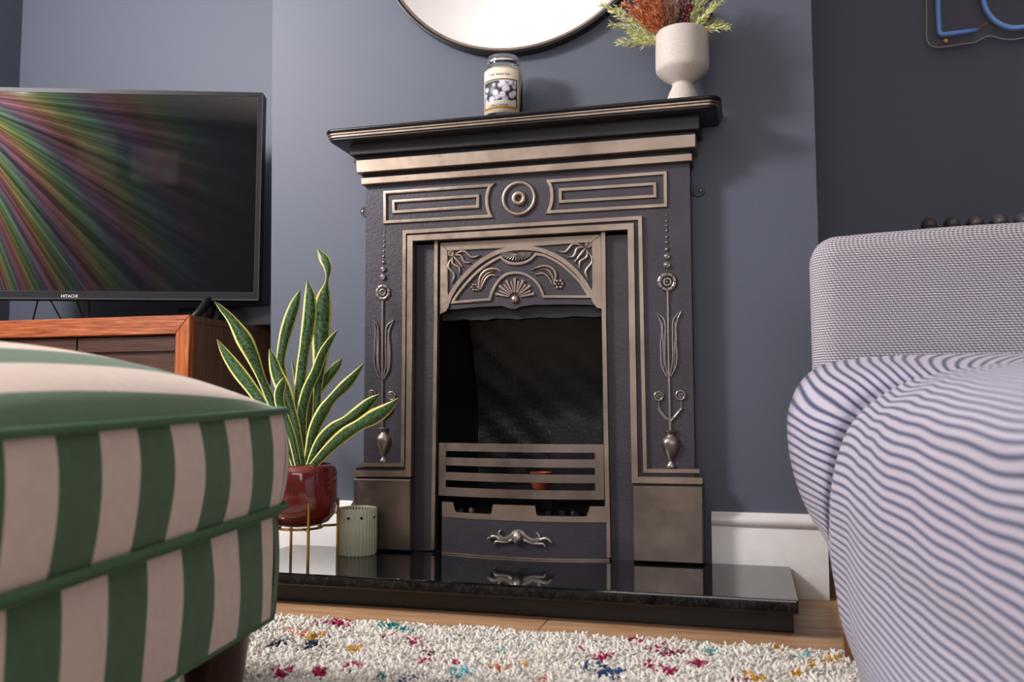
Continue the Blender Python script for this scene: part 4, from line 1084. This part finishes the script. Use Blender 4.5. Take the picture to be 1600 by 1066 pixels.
for k in range(12):
    a = math.atan2(CAM.y-tb.y, CAM.x-tb.x)+k*R(46)+R(12)
    if k > 7: break
    d = Vector((math.cos(a), math.sin(a), 0)); c = tb+d*(rr_*.99)+Vector((0, 0, hh_*.81))
    MB().tube([c-d*.004, c+d*.0016], .0032, 12).build('vent_hole', M['black'], hb)

# ------------------------------------------------------------------ ottoman
PCc = PW(463, 700, 1.30); az = R(-4.9)
ly = Vector((math.sin(az), math.cos(az), 0)); lx = Vector((math.cos(az), -math.sin(az), 0))
OW, OL = .78, .76
OC = Vector((PCc.x, PCc.y, 0))-lx*(OW/2)-ly*(OL/2)
ot = thing('striped_ottoman', tuple(OC), 'green and cream striped upholstered ottoman in the left foreground', 'ottoman')
def rrect(hx, hy, r, n=10, per=24):
    """rounded rectangle in local coords with arclength"""
    pts = []
    cs = [(hx-r, hy-r, 0), (-hx+r, hy-r, 90), (-hx+r, -hy+r, 180), (hx-r, -hy+r, 270)]
    for i, (cx, cy, a0) in enumerate(cs):
        for k in range(n+1):
            a = R(a0+90*k/n); pts.append((cx+r*math.cos(a), cy+r*math.sin(a)))
        nx = cs[(i+1) % 4]; a = R(a0+90); p = pts[-1]; q = (nx[0]+r*math.cos(R(nx[2])), nx[1]+r*math.sin(R(nx[2])))
        for k in range(1, per): pts.append((p[0]+(q[0]-p[0])*k/per, p[1]+(q[1]-p[1])*k/per))
    return pts
def tow(x, y, z): return OC+lx*x+ly*y+Vector((0, 0, z-(.034*(OL/2-y) if z > .1 else 0)))
def side_panel(name, z0, z1, hx, hy, r, bulge, mat, rows=10, shift=0, zfun=None):
    base_ = rrect(hx, hy, r); n = len(base_)
    L = [0]
    for i in range(1, n+1): a, b = base_[i-1], base_[i % n]; L.append(L[-1]+math.hypot(a[0]-b[0], a[1]-b[1]))
    v = []; uv = []; f = []
    # arclength measured from the far right corner so stripes match there
    for k in range(rows+1):
        t = k/rows; off = bulge*math.sin(math.pi*t)**.8
        for i in range(n+1):
            x, y = base_[i % n]; rx, ry = x/hx, y/hy
            d = Vector((x-max(-hx+r, min(hx-r, x)), y-max(-hy+r, min(hy-r, y)), 0)); d = d.normalized() if d.length > 1e-6 else Vector((0, 0, 0))
            wob = .0015*math.sin(L[i]*23+t*2)*math.sin(math.pi*t)
            zz0 = z0+(zfun(x, y) if zfun else 0)*(1-t)*0
            v.append(tow(x+d.x*(off+wob), y+d.y*(off+wob), zz0+(z1-z0)*t)); uv.append((rc+L[n]-L[i]+.003*math.sin(t*4+L[i]*9), t*(z1-z0)))
    for k in range(rows):
        for i in range(n): a = k*(n+1)+i; f.append((a, a+1, a+n+2, a+n+1))
    return MB().add(v, f, uv).build(name, M[mat], ot, smooth=True, uv=True)
ZP1, ZP0, ZB1, ZB0 = .436, .300, .290, .146
hx, hy, rc = OW/2, OL/2, .045
# right side runs from far corner (index near hx,hy) ; arclength there starts at 0 at (hx, hy-r)
side_panel('cushion_boxing', ZP0, ZP1, hx-.004, hy-.004, rc, .009, 'stripe_side', 10, shift=.085)
side_panel('base_side', ZB0, ZB1, hx-.010, hy-.010, rc, .004, 'stripe_base', 10, shift=.085)
# top panel
N = 48; v = []; uv = []; f = []
for a in range(N+1):
    for b in range(N+1):
        s, t = 2*a/N-1, 2*b/N-1
        # squircle mapping of the square grid on to the rounded rectangle
        ex = 1-.5*(rc/hx)*(abs(t)**8)*.55; ey = 1-.5*(rc/hy)*(abs(s)**8)*.55
        x, y = s*(hx-.002)*ex, t*(hy-.002)*ey
        hgt = .100*((1-abs(s)**2.4)*(1-abs(t)**2.4))**.62
        v.append(tow(x, y, ZP1+hgt)); uv.append((hx-x+.012*math.sin(y*5), y))
for a in range(N):
    for b in range(N): k = a*(N+1)+b; f.append((k, k+1, k+N+2, k+N+1))
MB().add(v, f, uv).build('cushion_top', M['stripe_top'], ot, smooth=True, uv=True)
def piping(z, hx_, hy_, r=.0045, wob=0):
    return MB().loop_tube([tow(x, y, z+wob*math.sin(i*.7)) for i, (x, y) in enumerate(rrect(hx_, hy_, rc))], r, 8).build('piping', M['piping'], ot, smooth=True)
piping(ZP1, hx, hy, .005); piping(ZP0, hx+.001, hy+.001, .005); piping(ZP0-.007, hx-.006, hy-.006, .0045); piping(ZB0, hx-.010, hy-.010, .003)
for sx in (1, -1):
    for sy in (1, -1):
        c = rc*(1-.7071)
        MB().tube([tow(sx*(hx-.0085-c+(.003*math.sin(math.pi*t/8))), sy*(hy-.0085-c+.003*math.sin(math.pi*t/8)), ZB0+(ZB1-ZB0)*t/8) for t in range(9)], .0042, 8).build('piping', M['piping'], ot, smooth=True)
bx_ = rrect(hx-.012, hy-.012, rc); v = [tow(x, y, ZB0+.001) for x, y in bx_]+[tow(x, y, ZP0-.004) for x, y in bx_]; n = len(bx_)
MB().add(v, [tuple(range(n)), tuple(range(n, 2*n))]).build('inner_deck', M['piping'], ot)
for sx in (1, -1):
    for sy in (1, -1):
        c = tow(sx*(hx-.075), sy*(hy-.085), 0)
        MB().lathe([(0, .0), (.026, 0), (.030, .006), (.040, .08), (.046, .13), (.046, ZB0+.001), (0, ZB0+.001)], tuple(c), 32).build('leg', M['leg'], ot, smooth=True, sharp=50)

# ------------------------------------------------------------------ armchair
YAf = -.52
al = P(1271, 450, YAf)
ar = thing('woven_armchair', (al.x+.35, -.9, 0), 'pale knitted fabric armchair with fine navy lines in the right foreground', 'armchair')
ztop = P(1330, 362, YAf).z
def rbox(x0, x1, y0, y1, z0, z1, b, seg=6):
    bm = bmesh.new(); bmesh.ops.create_cube(bm, size=1)
    bmesh.ops.scale(bm, vec=(x1-x0, y1-y0, z1-z0), verts=bm.verts); bmesh.ops.translate(bm, vec=((x0+x1)/2, (y0+y1)/2, (z0+z1)/2), verts=bm.verts)
    bmesh.ops.bevel(bm, geom=bm.edges[:], offset=b, segments=seg, affect='EDGES', profile=.5)
    bmesh.ops.subdivide_edges(bm, edges=[e for e in bm.edges if e.calc_length() > .2], cuts=8, use_grid_fill=True)
    bm.verts.ensure_lookup_table()
    v = [tuple(q.co) for q in bm.verts]; f = [tuple(q.index for q in ff.verts) for ff in bm.faces]; bm.free(); return v, f
v, f = rbox(al.x, al.x+.74, YAf, YAf+.13, .25, ztop, .045)
v = [(x+(.010 if z > .5 else 0)*0, y+(.03*(z-.3)), z+.012*math.sin(min(1, (x-al.x)/.74)*math.pi)) for x, y, z in v]
uv = []
for x, y, z in v:
    # unroll around the left edge so the weave turns the corner
    dy = max(0, y-(YAf+.03*(z-.3))-.002); dx = max(0, (al.x+.045)-x)
    uv.append((x-al.x-dy*1.0, z))
MB().add(v, f, uv).build('backrest', M['knit_back'], ar, smooth=True, uv=True, sharp=70)
# body surface: contours traced in depth
C0 = [(1362, 1090, 1.42), (1343, 1035, 1.42), (1315, 962, 1.42), (1302, 902, 1.42), (1292, 850, 1.43), (1269, 812, 1.45), (1250, 772, 1.46), (1236, 724, 1.46), (1230, 676, 1.46), (1233, 638, 1.47), (1250, 598, 1.48), (1282, 572, 1.50), (1340, 560, 1.5), (1417, 555, 1.5), (1600, 552, 1.5), (1780, 552, 1.5)]
C1 = [(1368, 1090, 1.38), (1349, 1035, 1.38), (1321, 962, 1.38), (1308, 902, 1.38), (1299, 850, 1.37), (1298, 808, 1.35), (1301, 762, 1.33), (1311, 715, 1.33), (1326, 676, 1.33), (1345, 650, 1.33), (1363, 634, 1.33), (1395, 614, 1.32), (1440, 595, 1.30), (1500, 582, 1.28), (1600, 571, 1.25), (1780, 562, 1.2)]
C2 = [(1480, 1330, .62), (1560, 1370, .60), (1640, 1370, .58), (1720, 1370, .56), (1800, 1345, .54), (1850, 1275, .52), (1850, 1160, .5), (1850, 1045, .48), (1850, 930, .46), (1850, 840, .45), (1850, 770, .44), (1850, 710, .44), (1850, 660, .44), (1850, 630, .44), (1850, 600, .44), (1850, 570, .44)]
def dens(C, n=6): return smooth_path(C, n)
def to3(C): return [np.array(PW(u, v, w)) for u, v, w in C]
K0, K1, K2 = to3(dens(C0)), to3(dens(C1)), to3(dens(C2))
T = len(K0)
cols = []
rgt = np.array([.60, 0.10, 0.0])
cols.append([p+rgt for p in K0]); cols.append([p+rgt*.15+np.array([0, .03, 0]) for p in K0]); 
nA = 8
for k in range(nA):
    s = k/nA; row = []
    for i in range(T):
        p = K0[i]*(1-s)+K1[i]*s; d = np.array(p)-np.array(CAM); d /= np.linalg.norm(d)
        row.append(p-d*.05*math.sin(math.pi*s)**.8)
    cols.append(row)
nB = 22
for k in range(nB+1):
    s = k/nB; row = []
    for i in range(T):
        p = K1[i]*(1-s)+K2[i]*s
        out = np.array([-.8, -.25, .25]); row.append(p+out*(.035*math.sin(math.pi*min(1, s*1.0))+.012*math.sin(math.pi*min(1, s*6))*(1 if s < 1/6 else 0)))
    cols.append(row)
cols.append([p+np.array([.15, -.06, 0]) for p in K2]); cols.append([p+np.array([.6, 0, 0]) for p in K2])
v = []; uv = []; f = []
arc = [0]
for i in range(1, T): arc.append(arc[-1]+float(np.linalg.norm(K1[i]-K1[i-1])))
ac0 = [0]
for i in range(1, T): ac0.append(ac0[-1]+float(np.linalg.norm(K0[i]-K0[i-1])))
cum = 0
for c, row in enumerate(cols):
    if c: cum += float(np.linalg.norm(row[T//2]-cols[c-1][T//2]))
    sh_ = .045*(1-min(1, max(0, (c-2)/nA)))
    for i in range(T): v.append(tuple(row[i])); uv.append((cum, arc[i]-sh_))
for c in range(len(cols)-1):
    for i in range(T-1): a = c*T+i; f.append((a, a+1, a+T+1, a+T))
MB().add(v, f, uv).build('body', M['knit_body'], ar, smooth=True, uv=True)
lf = PZ(1331, 1038, .018)
for (x, y, zt2) in ((lf.x+.002, lf.y, .34), (lf.x+.60, lf.y+.05, .30), (lf.x+.20, -1.50, .22), (lf.x+.62, -1.50, .22)):
    MB().lathe([(0, .017), (.013, .017), (.022, zt2-.01), (.022, zt2), (0, zt2)], (x, y, 0), 20).build('leg', M['leg2'], ar, smooth=True, sharp=50)

# ------------------------------------------------------------------ shag rug
e0, e1 = PZ(420, 956, .03), PZ(1345, 1014, .03)
slope = (e1.y-e0.y)/(e1.x-e0.x)
RX0, RX1, RY0 = -1.9, 1.35, -2.05
def edge(x): return e0.y+slope*(x-e0.x)
rg = thing('shag_rug', (-.3, -1.4, 0), 'cream shaggy rug flecked with pink, teal, yellow and navy yarn', 'rug')
v = [(RX0, RY0, 0), (RX1, RY0, 0), (RX1, edge(RX1)-.012, 0), (RX0, edge(RX0)-.012, 0)]; v += [(a, b, .010) for a, b, _ in v]
MB().add(v, [(3, 2, 1, 0), (4, 5, 6, 7), (0, 1, 5, 4), (1, 2, 6, 5), (2, 3, 7, 6), (3, 0, 4, 7)]).build('backing', M['rug_base'], rg)
def tufts():
    sp_ = .0052
    xs = np.arange(-1.25, .75, sp_); ys = np.arange(-1.65, 0, sp_)
    X, Y = np.meshgrid(xs, ys); X = X.ravel()+rng.uniform(-.003, .003, X.size); Y = Y.ravel()+rng.uniform(-.003, .003, Y.size)
    k = Y < e0.y+slope*(X-e0.x)-.002; X, Y = X[k], Y[k]
    # keep what a camera around the photograph's place could see
    n = X.size
    L = rng.uniform(.018, .028, n)*(1+.18*np.sin(X*38+2*np.sin(Y*31))*np.sin(Y*42))
    clump = np.sin(X*95+3*np.sin(Y*60))+np.sin(Y*110+2.5*np.sin(X*70))
    ang = rng.uniform(0, 2*math.pi, n)+clump; lean = rng.uniform(.4, 1.25, n)
    dx, dy = np.cos(ang)*lean, np.sin(ang)*lean
    r = rng.uniform(.0022, .0034, n)
    ed = (e0.y+slope*(X-e0.x))-Y
    L *= np.clip(.55+ed/.03, .55, 1)
    rings = [(0.0, .75, 0.0), (.5, 1.0, .15), (.88, 1.0, .55), (1.0, .5, .85)]
    S_ = 4; V = np.zeros((n, len(rings)*S_, 3))
    for ri, (t, rs, ln) in enumerate(rings):
        cx = X+dx*L*ln*.7; cy = Y+dy*L*ln*.7; cz = .008+L*t*(1-.18*lean*t)
        for s in range(S_):
            a = 2*math.pi*s/S_+ang; V[:, ri*S_+s, 0] = cx+np.cos(a)*r*rs; V[:, ri*S_+s, 1] = cy+np.sin(a)*r*rs; V[:, ri*S_+s, 2] = cz
    V = V.reshape(-1, 3); per = len(rings)*S_; F_ = []
    for ri in range(len(rings)-1):
        for s in range(S_): s2 = (s+1) % S_; F_.append((ri*S_+s, ri*S_+s2, (ri+1)*S_+s2, (ri+1)*S_+s))
    t = (len(rings)-1)*S_; F_.append((t, t+1, t+2, t+3)); F_ = np.array(F_)
    faces = (F_[None, :, :]+(np.arange(n)*per)[:, None, None]).reshape(-1, 4)
    me = bpy.data.meshes.new('pile'); me.vertices.add(len(V)); me.vertices.foreach_set('co', (V-np.array(ORG[rg])).ravel())
    me.loops.add(faces.size); me.loops.foreach_set('vertex_index', faces.ravel())
    me.polygons.add(len(faces)); me.polygons.foreach_set('loop_start', np.arange(0, faces.size, 4)); me.polygons.foreach_set('loop_total', np.full(len(faces), 4))
    me.update(); me.validate()
    col = np.tile(np.array(lin((244, 238, 232))), (n, 1)); col[:, :3] *= rng.uniform(.80, 1.0, n)[:, None]
    warm = rng.uniform(0, 1, n); col[:, 2] *= 1-.05*warm
    pal = {'pink': (178, 36, 92), 'teal': (40, 140, 140), 'gold': (222, 164, 50), 'orange': (214, 106, 66), 'navy': (52, 62, 84), 'cyan': (120, 186, 196), 'blue': (54, 84, 128), 'wine': (140, 30, 70)}
    def fleck(u, v, c, w=14, h_=5):
        q = PZ(u, v, .028); q2 = PZ(u+w, v, .028); q3 = PZ(u, v-h_, .028)
        a = (X-q.x)/abs(q2.x-q.x); b = (Y-q.y)/abs(q3.y-q.y); a = a+.5*b*rng.choice([-1, 1])
        k = (a*a+b*b+rng.uniform(-.7, .7, n)) < 1; col[k, :3] = np.array(lin(pal[c]))[:3]*rng.uniform(.75, 1.1, int(k.sum()))[:, None]
    FL = [(525, 972, 'pink', 18, 5), (545, 978, 'pink', 10, 3), (514, 960, 'gold', 8, 3), (606, 978, 'teal', 18, 5), (630, 984, 'teal', 10, 4), (470, 990, 'orange', 8, 4), (492, 994, 'gold', 12, 4), (483, 1000, 'gold', 8, 3), (440, 1002, 'navy', 14, 5), (486, 1010, 'navy', 14, 5), (425, 1008, 'navy', 8, 4), (445, 985, 'orange', 7, 3), (550, 1012, 'gold', 12, 4), (506, 1010, 'navy', 6, 3),
          (600, 994, 'pink', 8, 3), (645, 1004, 'pink', 8, 4), (706, 994, 'teal', 5, 3), (552, 1038, 'pink', 12, 5), (440, 1052, 'pink', 16, 5), (495, 1048, 'pink', 12, 4), (662, 1032, 'pink', 10, 4), (704, 1033, 'pink', 12, 4), (722, 1050, 'cyan', 16, 7), (645, 1058, 'blue', 10, 4), (772, 1042, 'orange', 12, 4), (830, 1005, 'cyan', 5, 3), (780, 1015, 'cyan', 6, 3), (670, 1018, 'wine', 6, 3),
          (985, 996, 'wine', 8, 5), (1005, 1002, 'pink', 10, 4), (914, 1016, 'pink', 7, 3), (940, 1026, 'pink', 13, 5), (1022, 1014, 'pink', 8, 4), (1052, 1022, 'wine', 14, 5), (1090, 1036, 'pink', 12, 4), (1043, 1046, 'pink', 12, 4), (925, 1042, 'blue', 12, 5), (945, 1054, 'blue', 16, 5), (968, 1050, 'blue', 7, 4), (1096, 1003, 'cyan', 8, 3), (1116, 1014, 'cyan', 7, 3), (1240, 1052, 'gold', 14, 4), (1268, 1038, 'gold', 16, 4), (1300, 1030, 'gold', 10, 4), (1252, 1022, 'cyan', 5, 3), (1180, 1056, 'gold', 14, 4), (1155, 1063, 'wine', 10, 4), (1015, 1036, 'pink', 7, 3), (700, 1060, 'navy', 8, 3), (850, 1060, 'orange', 8, 3), (820, 1036, 'gold', 7, 3), (600, 1058, 'teal', 9, 4), (1210, 1012, 'gold', 6, 3)]
    for a in FL: fleck(*a)
    for _ in range(60):
        q = (random.uniform(-1.25, .7), random.uniform(-1.6, -1.12)); c = random.choice(list(pal)); k = (((X-q[0])/.02)**2+((Y-q[1])/.012)**2+rng.uniform(-.6, .6, n)) < 1
        col[k, :3] = np.array(lin(pal[c]))[:3]
    at = me.attributes.new('yarn', 'FLOAT_COLOR', 'POINT'); at.data.foreach_set('color', np.repeat(col, per, axis=0).astype(np.float32).ravel())
    me.polygons.foreach_set('use_smooth', np.ones(len(faces), bool)); me.materials.append(M['yarn'])
    o = bpy.data.objects.new('pile', me); COL.objects.link(o); o.parent = rg; o['kind'] = 'stuff'; ORG[o] = ORG[rg]
    print('tufts', n)
tufts()
